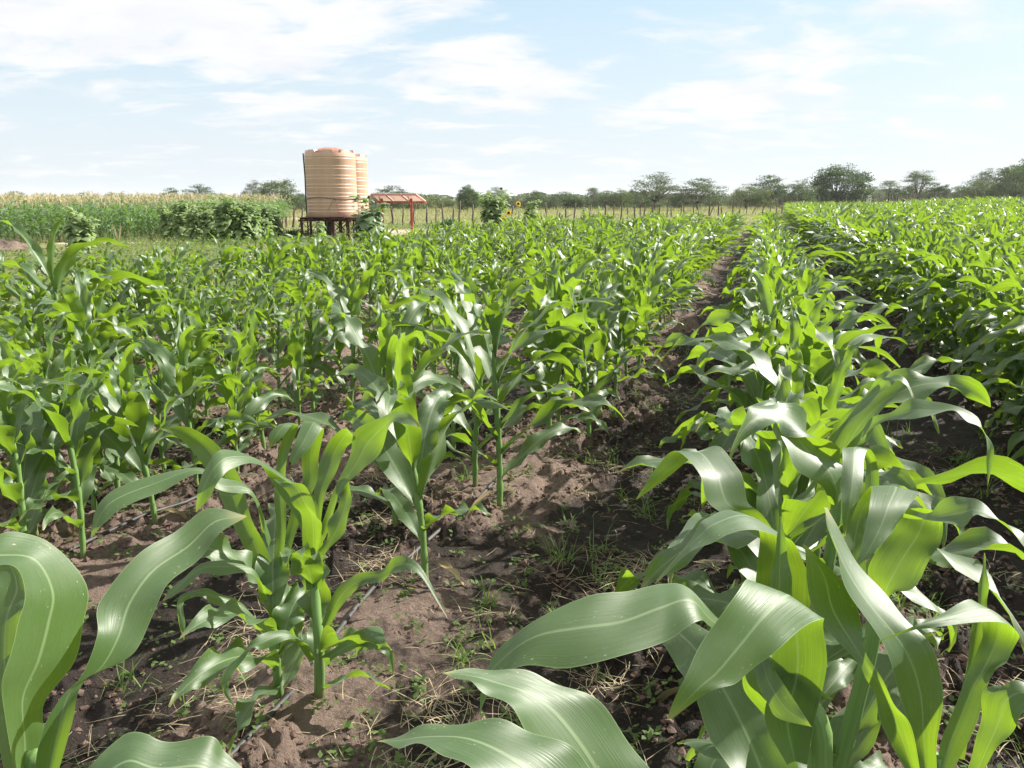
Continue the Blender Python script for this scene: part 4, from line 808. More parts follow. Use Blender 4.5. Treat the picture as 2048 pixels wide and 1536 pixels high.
def ripe_field():
    pts, r_ = ripe_points(); protos = []
    for k in range(7):
        st, lf, ts = ripe_spec(900 + k); protos.append([mk_mesh('stalk', st[0], st[1], M['stalk'], uv=st[2] * [1, 0] + [0, .5]), mk_mesh('leaves', *lf[:2], M['ripe'], uv=lf[2]), mk_mesh('tassel', *ts[:2], M['tassel'], uv=ts[2])])
    NI = 200
    fr = sorted(pts[:64], key=lambda p: p[0] / p[1]); rank = {p: k for k, p in enumerate(fr)}
    for x, y in pts[:NI]:
        pr = protos[int(r_.integers(7))]; s = r_.uniform(.78, 1.04)
        o = link('ripe_maize_plant', None, loc=(x, y, float(gh(x, y))), rot=(r_.normal(0, .03), r_.normal(0, .03), r_.uniform(0, 6.28)), scale=s)
        tag(o, ('tall ripe maize with pale tassel, %s from the left along the outer edge' % ORD[rank[(x, y)]].replace('nearest', 'first')) if (x, y) in rank else 'tall ripe maize plant with a pale tassel just behind the outer edge of its field', 'ripe maize plant', 'ripe maize along the field edge')
        for nm, me in zip(('stalk', 'leaves', 'tassel'), pr): link(nm, me, o)
    q = pts[NI:]; X = np.array([p[0] for p in q]); Y = np.array([p[1] for p in q]); S = r_.uniform(.84, 1.06, len(q)) * (0.88 + 0.24 * fbm(X * .5, Y * .5, 2, 8)); A_ = r_.uniform(0, 6.28, len(q)); W_ = r_.integers(0, 6, len(q))
    sp = [ripe_spec(950 + k, True) for k in range(6)]; Vs, Fs, Us, mi, n = [], [], [], [], 0
    for j, m in enumerate((0, 1, 2)):
        V, Fq, U = scatter([s[j] for s in sp], X, Y, S, A_, W_); Vs.append(V); Fs.append(Fq + n); Us.append(U); mi.append(np.full(len(Fq), j)); n += len(V)
    tag(link('ripe_maize', mk_mesh('ripe_maize', np.concatenate(Vs), np.concatenate(Fs), [M['ripe'], M['ripe'], M['tassel']], uv=np.concatenate(Us), midx=np.concatenate(mi))), 'ripe maize with straw-coloured tassels filling the field at the left', 'ripe maize crop', kind='stuff')
ripe_field()

# ------------------------------------------------------------------ sunflowers
def heart(base, az, L, droop, rs_, n=6):
    t = np.linspace(0, 1, n); el = 0.35 - droop * t; T = np.stack([np.cos(el) * math.cos(az), np.cos(el) * math.sin(az), np.sin(el)], -1)
    pl = 0.45 * L; C = base + T[0] * pl + np.vstack([[0, 0, 0], np.cumsum(T[1:] * L / (n - 1), 0)])
    w_ = L * 0.46 * np.array([.55, 1.0, .95, .72, .38, .02]) if n == 6 else L * .4 * np.sin(np.pi * (0.15 + .85 * t))
    S = np.array([-math.sin(az), math.cos(az), 0]); S = S + np.array([0, 0, rs_.normal(0, .25)])
    V = np.stack([C - S * w_[:, None] + [0, 0, -.12 * L], C, C + S * w_[:, None] + [0, 0, -.12 * L]], 1).reshape(-1, 3)
    U = np.stack([np.tile([0, .5, 1], n), np.repeat(t, 3)], -1); return V, grid_faces(n, 3), U
def sunflower(name_loc, h, nleaf, spread, label, seed, heads=1, flower='brown', mat='sunleaf', bushy=1.0, group=None, parts=False, facing=None):
    nleaf = int(nleaf * 2.6); spread *= 0.46
    rs_ = np.random.default_rng(seed); x, y = name_loc; root = link('sunflower', None, loc=(x, y, float(gh(x, y)))); tag(root, label, 'sunflower', group)
    st = MB(); ln = rs_.normal(0, .06, 2); zs = np.linspace(-.05, h, 8); pts = np.stack([ln[0] * zs, ln[1] * zs, zs], -1); st.tube(pts, np.linspace(.018, .009, 8), 6)
    lf = []; tips = [pts[-1]]
    for b in range(int(2 * bushy)):
        z = rs_.uniform(.3, .8) * h; a = rs_.uniform(0, 6.28); L = rs_.uniform(.3, .6) * spread * 3.2 * .7; p = np.array([[ln[0] * z, ln[1] * z, z]] * 4) + np.linspace(0, 1, 4)[:, None] * L * np.array([math.cos(a) * .7, math.sin(a) * .7, .8]); st.tube(p, np.linspace(.010, .005, 4), 5)
        tips.append(p[-1])
        for q in range(int(nleaf * .2)):
            f = rs_.uniform(.2, 1); c = p[0] + (p[-1] - p[0]) * f; lf.append(heart(c, rs_.uniform(0, 6.28), rs_.uniform(.10, .2) * spread * 1.6, rs_.uniform(.5, 1.6), rs_))
    st.build('stalk', M['stalk'], root, smooth=True)
    for i in range(nleaf):
        f = (i + rs_.random()) / nleaf; z = h * (0.08 + .90 * f); c = np.array([ln[0] * z, ln[1] * z, z]); lf.append(heart(c, i * 2.4 + rs_.normal(0, .3), (0.16 + .16 * math.sin(math.pi * (0.25 + .7 * f))) * spread * 1.7 * rs_.uniform(.8, 1.2), rs_.uniform(.7, 1.9), rs_))
    if parts:
        for V, Fq, U in lf[:90]: link('leaf', mk_mesh('leaf', V, Fq, M[mat], uv=U), root)
        lf = lf[90:]
    if lf:
        n = 0; Vs, Fs, Us = [], [], []
        for V, Fq, U in lf: Vs.append(V); Fs.append(Fq + n); Us.append(U); n += len(V)
        link('foliage', mk_mesh('foliage', np.concatenate(Vs), np.concatenate(Fs), M[mat], uv=np.concatenate(Us)), root)
    for i in range(min(heads, len(tips))):
        t = tips[i]; r = .060; f = facing if facing is not None else rs_.uniform(-2.4, -.6); tilt = rs_.uniform(.2, .7) if flower == 'yellow' else 1.0
        d = np.array([math.cos(f) * math.cos(-tilt * .3), math.sin(f) * math.cos(tilt * .3), -.25 * tilt]); d /= np.linalg.norm(d); A_ = np.cross(d, [0, 0, 1]); A_ /= np.linalg.norm(A_); B_ = np.cross(A_, d)
        c = t + d * .03; a = np.arange(16) * math.pi / 8
        rim = c + r * (np.cos(a)[:, None] * A_ + np.sin(a)[:, None] * B_); rim2 = c + d * .025 + .8 * r * (np.cos(a)[:, None] * A_ + np.sin(a)[:, None] * B_)
        V = np.vstack([rim, rim2, [c - d * .04], [c + d * .035]]); Fq = [(j, (j + 1) % 16, 16 + (j + 1) % 16, 16 + j) for j in range(16)] + [(16 + j, 16 + (j + 1) % 16, 33) for j in range(16)] + [((j + 1) % 16, j, 32) for j in range(16)]
        hd = link('flower_head', mk_mesh('flower_head', V, Fq, M['seed']), root)
        if flower == 'yellow':
            mb = MB()
            for j in range(18):
                a_ = j * math.pi / 9 + rs_.normal(0, .06); dr = math.cos(a_) * A_ + math.sin(a_) * B_; sd_ = np.cross(d, dr); q = [c + dr * r * .8 - sd_ * .010, c + dr * r * 1.5 - sd_ * .020 + d * .01, c + dr * r * 2.0 + d * rs_.normal(0, .012), c + dr * r * 1.5 + sd_ * .020 + d * .01, c + dr * r * .8 + sd_ * .010]
                mb.add(q, [(0, 1, 2, 3, 4)])
            mb.build('petals', M['petal'], hd)
    return root
sunflower(G(165, 508), 1.15, 46, 1.25, 'pale leafy sunflower plant standing alone in front of the ripe maize', 301, 0, bushy=3)
clump = [(342, 478, 1.25), (368, 482, 1.35), (395, 484, 1.2), (425, 486, 1.35), (455, 489, 1.4), (485, 488, 1.4), (508, 487, 1.35), (530, 482, 1.2), (420, 474, 1.5), (470, 476, 1.55), (385, 472, 1.45), (548, 476, 1.0)]
SL = ['leftmost sunflower of the leafy thicket in front of the ripe maize', 'second sunflower from the left in the leafy thicket', 'low sunflower third from the left at the front of the thicket', 'tall sunflower at the front middle of the leafy thicket', 'tallest front sunflower right of the thicket middle', 'broad sunflower at the front right of the leafy thicket', 'sunflower second from the right end of the thicket front', 'low sunflower at the right end of the thicket front', 'sunflower with a dark seed head at the back middle of the thicket', 'sunflower with a dark seed head at the back right of the thicket', 'sunflower with a dark seed head at the back left of the thicket', 'smallest sunflower, last on the right of the thicket nearest the tanks']
for i, ((px, py, h), lb) in enumerate(zip(clump, SL)): sunflower(G(px, py), h * (0.86 + 0.24 * ((i * 37) % 10) / 10), 34, 1.3, lb, 310 + i, 1 if i in (8, 9, 10) else 0, bushy=7, group='sunflower thicket by the ripe maize')
sunflower(tuple(atY(736, 30.5)[:2]), 1.15, 36, 1.9, 'large-leaved sunflower with drooping brown heads beside the tank stand', 330, 3, bushy=3, mat='ripe')
sunflower(tuple(atY(640, 31.3)[:2]), 0.8, 16, 0.9, 'small leafy sunflower growing in the shade under the tank stand', 331, 0)
sunflower(tuple(atY(985, 34)[:2]), 1.6, 60, 1.6, 'tall bushy sunflower covered in grey-green leaves at the far edge of the young maize', 332, 1, bushy=6)
sunflower(tuple(atY(1008, 34.5)[:2]), 2.0, 26, 0.8, 'slender sunflower with one nodding dark head above its neighbour', 333, 1)
sunflower(tuple(atY(1035, 35)[:2]), 1.35, 10, 0.8, 'sunflower with two open yellow flowers beside the tall bushy one', 334, 2, 'yellow', facing=-1.9, bushy=1)
sunflower(tuple(atY(1020, 33)[:2]), 1.05, 14, 0.8, 'short sunflower with small yellow flowers between two taller ones', 335, 3, 'yellow', facing=-1.6, bushy=1)
sunflower(tuple(atY(1063, 34)[:2]), 1.5, 48, 1.1, 'dense sunflower draped in drooping leaves right of the yellow blooms', 336, 0, bushy=2)
sunflower(tuple(atY(1168, 35)[:2]), 1.25, 14, 0.7, 'thin pale sunflower standing just past the maize, left of a pair', 337, 0)
sunflower(tuple(atY(1196, 35)[:2]), 1.3, 18, 0.7, 'thin pale sunflower standing just past the maize, right of a pair', 338, 0)
def bush(px, Y, w_, h, label, seed, n=2600, mat='darkbush', s=.09):
    r_ = np.random.default_rng(seed); x, y, _ = atY(px, Y); d = r_.normal(0, 1, (n, 3)); d /= np.linalg.norm(d, axis=1)[:, None]; d[:, 2] = np.abs(d[:, 2]); rr = r_.random(n) ** .45
    Pn = d * rr[:, None] * np.array([w_, w_, h]) * (0.8 + .35 * vnoise(d[:, 0] * 3 + 9, d[:, 1] * 3 + d[:, 2] * 2 + 9, seed))[:, None]
    a = r_.uniform(0, 6.28, n); el = r_.uniform(-.2, 1.3, n); D = np.stack([np.cos(a) * np.cos(el), np.sin(a) * np.cos(el), np.sin(el)], -1) * (s * r_.uniform(1, 2.4, n))[:, None]; S = np.stack([-np.sin(a), np.cos(a), 0 * a], -1) * (s * .35)
    V = np.stack([Pn, Pn + D * .5 + S, Pn + D, Pn + D * .5 - S], 1).reshape(-1, 3)
    root = link('bush', None, loc=(x, y, float(gh(x, y)))); tag(root, label, 'bush'); link('foliage', mk_mesh('foliage', V, np.arange(n * 4).reshape(n, 4), M[mat], uv=np.tile([[.5, 0], [1, .5], [.5, 1], [0, .5]], (n, 1))), root)
    mb = MB()
    for k in range(7): a_ = k * .9; mb.tube([[0, 0, -.03], [math.cos(a_) * w_ * .4, math.sin(a_) * w_ * .4, h * .6]], [.015, .006], 5)
    mb.build('stems', M['bark'], root)
bush(898, 36, .72, .62, 'dark green low bush on the sandy patch right of the solar rack', 71)
bush(1740 - 1150, 33.5, .5, .28, 'small dark shrub at the foot of the ladder by the tanks', 72, 700)
# dead branched stick in the weeds, and the heap of red earth
def dead_stick():
    x, y = G(238, 490); root = link('dead_stem', None, loc=(x, y, float(gh(x, y)))); tag(root, 'dry leafless stem standing in the weeds before the ripe maize', 'dead plant'); mb = MB(); r_ = np.random.default_rng(3)
    for k in range(7): a = r_.uniform(0, 6.28); e = r_.uniform(.1, .5); L = r_.uniform(.4, .75); mb.tube([[0, 0, -.03], [math.cos(a) * e * L * .5, math.sin(a) * e * L * .5, L * .5], [math.cos(a) * e * L, math.sin(a) * e * L, L]], [.014, .010, .005], 5)
    mb.build('stem', M['straw'], root)
dead_stick()

# ------------------------------------------------------------------ water tanks on their steel stand
TZ = 0.84
def tank(px, Y, r, h, label, seed, hose=True):
    x, y, _ = atY(px, Y, 1.5); root = link('water_tank', None, loc=(x, y, TZ)); tag(root, label, 'water tank', 'beige water tanks')
    prof = [(0, 0.0), (r * .96, 0.0), (r * .985, .02)]; z = .02
    ribs = [.24, .37, .52, .66, .86, 1.0, 1.22, 1.36, 1.60, 1.73, 2.0, 2.12, 2.42, 2.53]
    for q in ribs:
        q = q * h / 2.72; prof += [(r * .990, q - .03), (r * .998, q - .010), (r * .998, q + .008), (r * .985, q + .018), (r * .990, q + .03)]
    prof += [(r * .985, h - .13), (r * .975, h - .06)]
    b = MB().lathe(prof, 72); b.build('shell', M['tank'], root, smooth=True)
    # domed top with raised trapezoid lugs round the rim
    mb = MB().lathe([(r * .975, h - .06), (r * .93, h + .005), (r * .6, h + .085), (r * .26, h + .165), (0, h + .18)], 10); mb.build('top', M['roofm'], root, smooth=True)
    for k in range(8):
        a0 = k * math.pi / 4 + .12 + seed; lug = MB(); aa = np.linspace(-.26, .26, 6)
        V = []
        for a in aa:
            sh = .86 if abs(a) > .25 else 1.0; c, s_ = math.cos(a0 + a * 1.0), math.sin(a0 + a * 1.0); c2, s2 = math.cos(a0 + a * .72), math.sin(a0 + a * .72)
            V += [[r * .978 * c, r * .978 * s_, h - .07], [r * .955 * c2, r * .955 * s2, h + .055], [r * .80 * c2, r * .80 * s2, h + .068], [r * .70 * c, r * .70 * s_, h + .045]]
        Fq = [(i * 4 + j, (i + 1) * 4 + j, (i + 1) * 4 + j + 1, i * 4 + j + 1) for i in range(5) for j in range(3)] + [(0, 1, 2, 3), (23, 22, 21, 20)]
        lug.add(V, Fq); lug.build('lug', M['tank'], root)
    a = np.linspace(0, 2 * math.pi, 49); sag = .74 + .035 * np.sin(a * 3 + 1)
    MB().tube(np.stack([r * 1.012 * np.cos(a), r * 1.012 * np.sin(a), sag], -1), .012, 5).build('strap', M['black'], root, smooth=True)
    if hose:
        zz = np.linspace(h - .06, -.75, 24); aw = math.pi * 1.06 + 0 * zz; rr = r * 1.0 + .022 + .010 * np.sin(zz * 3)
        MB().tube(np.stack([rr * np.cos(aw), rr * np.sin(aw), zz], -1), .028, 8).build('hose', M['black'], root, smooth=True)
        for k, a_ in ((0, 4.93), (1, 5.12)):
            q = (r * 1.02 * math.cos(5.02), r * 1.02 * math.sin(5.02), .76); MB().tube([q, (r * 1.02 * math.cos(5.02 + (-.28 if k == 0 else .2)), r * 1.02 * math.sin(5.02 + (-.28 if k == 0 else .2)), .25 if k == 0 else -.02)], .007, 4).build('tie_wire', M['red'], root)
    return x, y
t1 = tank(664.5, 33.4, 1.025, 2.58, 'near beige ribbed plastic water tank with black hose, on the steel stand', 0.0)
t2 = tank(691, 36.2, 1.03, 2.55, 'rear beige water tank half hidden behind the near one', 0.3, False)
def stand(c, label, rz, front=True):
    root = link('tank_stand', None, loc=(c[0], c[1], 0), rot=(0, 0, rz)); tag(root, label, 'steel stand', 'tank stands'); s = 0.98
    mb = MB()
    for q in np.linspace(-s, s, 5): mb.box((q, 0, TZ - .055), (.07, 2 * s + .22, .07))
    for q in (-s, -s / 3, s / 3, s): mb.box((0, q, TZ - .129), (2 * s + .26, .07, .07))
    mb.box((0, 0, TZ - .011), (2 * s + .24, 2 * s + .24, .016)); mb.build('platform', M['rust'], root)
    for gx in (-s, -s * .34, s * .34, s):
        for gy in (-s, 0.0, s): MB().box((gx, gy, (TZ - .165) / 2 - .05), (.075 if abs(gx) == s else .06, .075, TZ - .165 + .1)).build('leg', M['rust'], root)
    for gy in (-s - .042, s + .042):
        for a, b in ((-s, -s * .34), (-s * .34, s * .34), (s * .34, s)):
            MB().bar((a, gy, .08), (b, gy, TZ - .2), .014).build('brace', M['rust'], root); MB().bar((b, gy + .03, .08), (a, gy + .03, TZ - .2), .014).build('brace', M['rust'], root)
    if front: MB().tube([(-.1, -.25, -.05), (-.1, -.25, TZ - .1)], .09, 12).build('outlet_pipe', M['black'], root, smooth=True); MB().box((.55, -s - .15, TZ - .02), (.62, .05, .10)).build('side_plate', M['rust'], root)
stand(t1, 'dark rusty steel stand with cross braces under the near tank', R(-7)); stand(t2, 'rusty steel stand under the rear tank', R(-7), False)
def ladder():
    x0, y0, _ = atY(592, 32.8); x1, y1, _ = atY(617, 33.0); root = link('ladder', None, loc=(x0, y0, 0)); tag(root, 'thin steel ladder leaning against the left side of the tank stand', 'ladder')
    for off in (0, .30):
        MB().bar((off, -.05, -.03), (x1 - x0 + off * .95, y1 - y0, .92), .014).build('rail', M['rust'], root)
    for k in range(5):
        f = .12 + k * .19; MB().bar(((x1 - x0) * f, -.05 + (y1 - y0 + .05) * f, .95 * f - .03), ((x1 - x0) * f + .30, -.05 + (y1 - y0 + .05) * f, .95 * f - .03), .010).build('rung', M['rust'], root)
ladder()

# ------------------------------------------------------------------ solar panels on a red steel rack
def solar():
    a = atY(741, 37.6, 1.79); b = atY(833, 37.6, 1.79); c = atY(853, 40.2, 1.45); d = atY(757, 40.2, 1.45); o = (a + b) / 2; o[2] = 0
    root = link('panel_rack', None, loc=o); tag(root, 'red painted steel rack on two posts that carries the solar panels', 'steel rack')
    up = np.array([0, 0, 1.0]); lerp = lambda p, q, f: p + (q - p) * f - o
    fr = MB(); dn = np.array([0, 0, -.05])
    for p, q in ((a, b), (d, c)): fr.bar(p - o + dn, q - o + dn, .035)
    fr.build('frame', M['red'], root)
    for f in (0.0, .34, .67, 1.0): MB().bar(lerp(a, b, f) + dn * 1.9, lerp(d, c, f) + dn * 1.9, .028).build('rafter', M['red'], root)
    for f, gx in ((.17, 757), (.80, 819)):
        t = lerp(lerp(a, b, f) + o, lerp(d, c, f) + o, .38); MB().box((t[0], t[1], (t[2] - .08) / 2 - .05), (.115, .115, t[2] + .02)).build('post', M['red'], root)
        MB().bar((t[0], t[1] - .05, t[2] - .45), lerp(lerp(a, b, f) + o, lerp(d, c, f) + o, .05) + dn * 2, .025).build('brace', M['red'], root)
    for k in range(3):
        f0, f1 = k / 3 + .008, (k + 1) / 3 - .008; q = [lerp(a, b, f0), lerp(a, b, f1), lerp(d, c, f1), lerp(d, c, f0)]; cen = sum(q) / 4
        pr = link('solar_panel', None, loc=o + cen); tag(pr, 'solar panel seen from its pale underside, %s on the red rack' % ('left one', 'middle one', 'right one')[k], 'solar panel', 'solar panels')
        q = [v - cen for v in q]; t_ = np.array([0, 0, .035]); MB().add([v for v in q] + [v + t_ * .5 for v in q], [(3, 2, 1, 0), (4, 5, 6, 7), (0, 1, 5, 4), (1, 2, 6, 5), (2, 3, 7, 6), (3, 0, 4, 7)]).build('backsheet', M['panel'], pr)
        MB().add([v + t_ * .56 for v in q] + [v + t_ * .75 for v in q], [(3, 2, 1, 0), (4, 5, 6, 7), (0, 1, 5, 4), (1, 2, 6, 5), (2, 3, 7, 6), (3, 0, 4, 7)]).build('cells', M['cell'], pr)
    bx = atY(750, 37.0); root = link('pump_box', None, loc=bx); tag(root, 'small red pump cabinet on a post between the rear tank and the solar rack', 'pump box')
    MB().box((0, 0, .42), (.07, .07, .94)).build('post', M['red'], root); b_ = MB().box((-.12, -.05, .78), (.42, .22, .24)).build('cabinet', M['red'], root); MB().box((-.12, -.172, .78), (.34, .02, .17)).build('door', M['rust'], b_)
solar()

# ------------------------------------------------------------------ post fence
POSTS = [(556, 440, 0), (565, 437, .03), (577, 438, .12), (591, 415, .14), (603, 417, .10), (760, 408, .16), (765, 409, -.02), (785, 412, 0), (805, 412, 0), (826, 418, -.1), (835, 408, .35), (856, 413, 0), (873, 414, .05), (886, 406, .02), (905, 412, 0), (921, 402, .03), (946, 410, 0), (1025, 412, 0), (1094, 404, .02), (1113, 418, 0), (1130, 413, -.03), (1150, 405, .02),
 (1165, 408, 0), (1180, 408, .05), (1212, 409, .04), (1228, 409, 0), (1243, 405, .02), (1253, 408, 0), (1267, 410, -.05), (1281, 404, .03), (1289, 408, 0), (1306, 405, 0), (1319, 413, .06), (1333, 405, 0), (1343, 413, 0), (1364, 408, .12), (1366, 408, -.1), (1387, 400, 0), (1418, 404, 0), (1428, 404, .35), (1435, 405, 0), (1444, 415, 0), (1465, 397, .02), (1479, 417, 0), (1494, 404, .08), (1515, 407, .5), (1525, 408, 0),
 (1541, 398, .08), (1553, 402, 0), (1563, 406, 0), (1579, 406, 0), (1592, 394, .04), (1615, 405, 0), (1635, 393, 0), (1665, 400, 0), (1690, 392, 0), (1721, 393, 0), (1753, 400, 0), (1778, 399, 0), (1793, 398, 0), (1815, 400, 0), (1838, 394, 0), (1874, 393, .04), (1893, 392, 0), (1919, 394, 0), (1948, 392, 0), (1985, 393, 0), (2020, 392, 0)]
def fence():
    root = link('post_fence', None, loc=(*atY(1000, 51)[:2], 0)); o = np.array(root.location)
    tag(root, 'wire fence of crooked weathered wooden posts crossing the whole meadow', 'fence'); r_ = np.random.default_rng(12); tops = []
    for px, yt, lean in POSTS:
        d = float(np.interp(px, [540, 600, 880, 1200, 1500, 1700, 1900, 2048], [43, 44, 48, 57, 76, 105, 120, 128])); b = atY(px, d); t = P(px, yt, d * CT + (HC - 1) * ST); hgt = max(.55, float(t[2]) - .0)
        rad = .055 * r_.uniform(.7, 1.25) * (1 + max(0, (d - 60)) / 110); hgt = min(hgt, 2.1); k = 6; zs = np.linspace(-.1, hgt, k); wob = np.cumsum(r_.normal(0, .022, (k, 2)), 0)
        pts = np.stack([b[0] - o[0] + wob[:, 0] - lean * (hgt - zs), b[1] - o[1] + wob[:, 1], zs + float(gh(b[0], b[1]))], -1)
        MB().tube(pts, np.linspace(rad * 1.1, rad * .75, k), 7).build('post', M['wood'], root, smooth=True); tops.append((b[0] - o[0], b[1] - o[1]))
    q = np.array(tops)
    for z in (.35, .62, .88): MB().tube(np.column_stack([q, np.full(len(q), z)]), .0035, 3).build('wire', M['rust'], root)
fence()
def stake_fence():
    root = link('stake_fence', None, loc=(*atY(1750, 142)[:2], 0)); o = np.array(root.location); tag(root, 'dense grey palisade of upright stakes below the trees at the right', 'stake fence')
    r_ = np.random.default_rng(14); rest_b = MB(); n = 0
    for px in np.arange(1462, 2075, 2.1):
        d = float(np.interp(px, [1460, 1700, 2070], [128, 142, 150])); b = atY(px + r_.normal(0, .8), d + r_.normal(0, .4)); h = r_.uniform(1.75, 2.35) if r_.random() < .8 else r_.uniform(2.3, 2.9)
        l = r_.normal(0, .16); pts = [(b[0] - o[0], b[1] - o[1], -.05), (b[0] - o[0] + l * .5, b[1] - o[1], h * .5), (b[0] - o[0] + l, b[1] - o[1], h)]
        if r_.random() < .35 and n < 98: MB().tube(pts, [.10, .09, .05], 5).build('stake', M['stake'], root); n += 1
        else: rest_b.tube(pts, [.10, .09, .05], 5)
    tag(rest_b.build('stakes', M['stake'], root), kind='stuff')
stake_fence()
def sheets():
    for nm, x0, x1, z1, mat, lb, cat in (('corrugated_shed', 1693, 1713, 2.35, 'sheet', 'grey corrugated iron shed wall behind the palisade under the big dark tree', 'shed'), ('white_shed', 1721, 1741, 2.3, 'white', 'white sheet-metal shed showing through the palisade stakes', 'shed')):
        a = atY(x0, 145 if mat == 'sheet' else 140); b = atY(x1, 145 if mat == 'sheet' else 140); root = link(nm, None, loc=(a[0], a[1], 0)); tag(root, lb, cat); n = 40; xs = np.linspace(0, b[0] - a[0], n)
        for nm2, yy in (('front_wall', 0.0), ('back_wall', 1.8)):
            V = []; ys = .03 * np.sin(xs * 26) + yy
            for z in (0.0, z1): V += [[x_, y_, z] for x_, y_ in zip(xs, ys)]
            Fq = [(i, i + 1, n + i + 1, n + i) for i in range(n - 1)]; MB().add(V, Fq).build(nm2, M[mat], root)
        MB().box(((b[0] - a[0]) / 2, .9, z1 + .05), (b[0] - a[0] + .3, 2.2, .06)).build('roof', M['sheet'], root)
        MB().box((.45, -.06, .95), (.7, .05, 1.8)).build('door', M['rust'], root)
sheets()

# ------------------------------------------------------------------ trees of the far bush
def tree_meshes(kind, seed, mat):
    """unit tree: 1 high, half width 0.5; crown cards around branch ends"""
    r_ = np.random.default_rng(seed); ends = []; tb = MB()
    nc = {'round': 150, 'umbrella': 110, 'airy': 70, 'bush': 60}[kind]
    for i in range(nc):
        a = r_.uniform(0, 6.28)
        if kind == 'round':
            ph = math.acos(r_.uniform(-.75, 1)); rr = r_.uniform(.5, 1) ** .6; p = np.array([.47 * math.sin(ph) * math.cos(a) * rr, .47 * math.sin(ph) * math.sin(a) * rr, .46 + .50 * math.cos(ph) * rr]); sz = (.10, .05)
        elif kind == 'umbrella':
            rr = .48 * math.sqrt(r_.random()); p = np.array([rr * math.cos(a), rr * math.sin(a), .95 - .95 * rr ** 1.9 * 1.6 - r_.choice([0, .14, .30, .44]) * r_.uniform(.7, 1.2)]); sz = (.12, .04)
        elif kind == 'airy':
            lv = r_.integers(0, 5); rr = (.20, .32, .40, .50, .48)[lv] * r_.uniform(.2, 1) ** .7; p = np.array([rr * math.cos(a), rr * math.sin(a), (.93, .80, .64, .47, .30)[lv] + .16 * rr + r_.normal(0, .02)]); sz = (.15, .045)
        else:
            ph = math.acos(r_.uniform(0, 1)); rr = r_.uniform(.4, 1) ** .6; p = np.array([.46 * math.sin(ph) * math.cos(a) * rr, .46 * math.sin(ph) * math.sin(a) * rr, .08 + .80 * math.cos(ph) * rr]); sz = (.13, .08)
        p[:2] *= 1 + .12 * math.sin(a * 3 + seed); p[2] = max(p[2] * (1 + .06 * math.sin(a * 2 + seed)), .05); ends.append((p, sz, r_.uniform(.6, 1.3)))
    base = np.array([0, 0, -.02]); fork = np.array([r_.normal(0, .02), r_.normal(0, .02), .22 if kind != 'bush' else .06]); tb.tube([base, fork * [.5, .5, .5], fork], [.020, .017, .014], 7)
    for i in range(0, nc, 2 if kind == 'airy' else 4):
        p = ends[i][0]; mid = fork + (p - fork) * .5 + np.array([0, 0, .03]) + r_.normal(0, .02, 3); tb.tube([fork, mid, p], [.008, .005, .002], 5)
        for _ in range(2): q = p + r_.normal(0, .05, 3) * [1, 1, .5]; tb.tube([mid, (mid + q) / 2 + r_.normal(0, .01, 3), q], [.0035, .0025, .0012], 4)
    per = {'round': 90, 'umbrella': 85, 'airy': 120, 'bush': 70}[kind]; Pn = []; sc_ = []
    for p, sz, s in ends:
        m = int(per * s); Pn.append(p + r_.normal(0, 1, (m, 3)) * np.array([sz[0], sz[0], sz[1]]) * .5 * (0.7 + .5 * s)); sc_.append(r_.uniform(.6, 1.4, m))
    Pn = np.concatenate(Pn); Pn[:, 2] = np.maximum(Pn[:, 2], .02); s = np.concatenate(sc_) * {'round': .017, 'umbrella': .015, 'airy': .014, 'bush': .022}[kind]; n = len(Pn)
    a = r_.uniform(0, 6.28, n); el = r_.normal(0.25, .55, n); D = np.stack([np.cos(a) * np.cos(el), np.sin(a) * np.cos(el), np.sin(el)], -1); S = np.cross(D, r_.normal(0, 1, (n, 3))); S /= np.linalg.norm(S, axis=1)[:, None]
    V = np.stack([Pn - D * s[:, None], Pn + S * s[:, None] * .5, Pn + D * s[:, None], Pn - S * s[:, None] * .5], 1).reshape(-1, 3)
    return tb.build('trunk', M['bark'], link_it=False, smooth=True), mk_mesh('crown', V, np.arange(n * 4).reshape(n, 4), M[mat], smooth=False)
TP = {}
for kd, mats in (('round', ('crown_dark', 'crown_green')), ('umbrella', ('crown_dark', 'crown_grey', 'crown_green')), ('airy', ('crown_grey', 'crown_green')), ('bush', ('crown_grey', 'crown_green', 'crown_pale', 'crown_dark'))):
    for mt in mats:
        for v_ in range(2): TP[(kd, mt, v_)] = tree_meshes(kd, (len(mt) * 5 + len(kd)) % 7 + 40 + v_ * 13 + len(kd) * 3 + len(mt), mt)
def tree(px, ytop, halfw, Y, kind, mt, label, group, seed, name='thorn_tree', cat='tree'):
    zc = Y * CT + HC * ST; h = float(P(px, ytop, zc)[2]) + .2; wd = 2 * halfw / F * zc; x, y, _ = atY(px, Y); v_ = seed % 2
    root = link(name, None, loc=(x, y, 0), rot=(0, 0, (seed * 1.7) % 6.28), scale=(wd, wd, h)); tag(root, label, cat, group)
    tk, cr = TP[(kind, mt, v_)]; link('trunk', tk, root); link('crown', cr, root)
D_, G_, E_, L_ = 'crown_dark', 'crown_grey', 'crown_green', 'crown_pale'
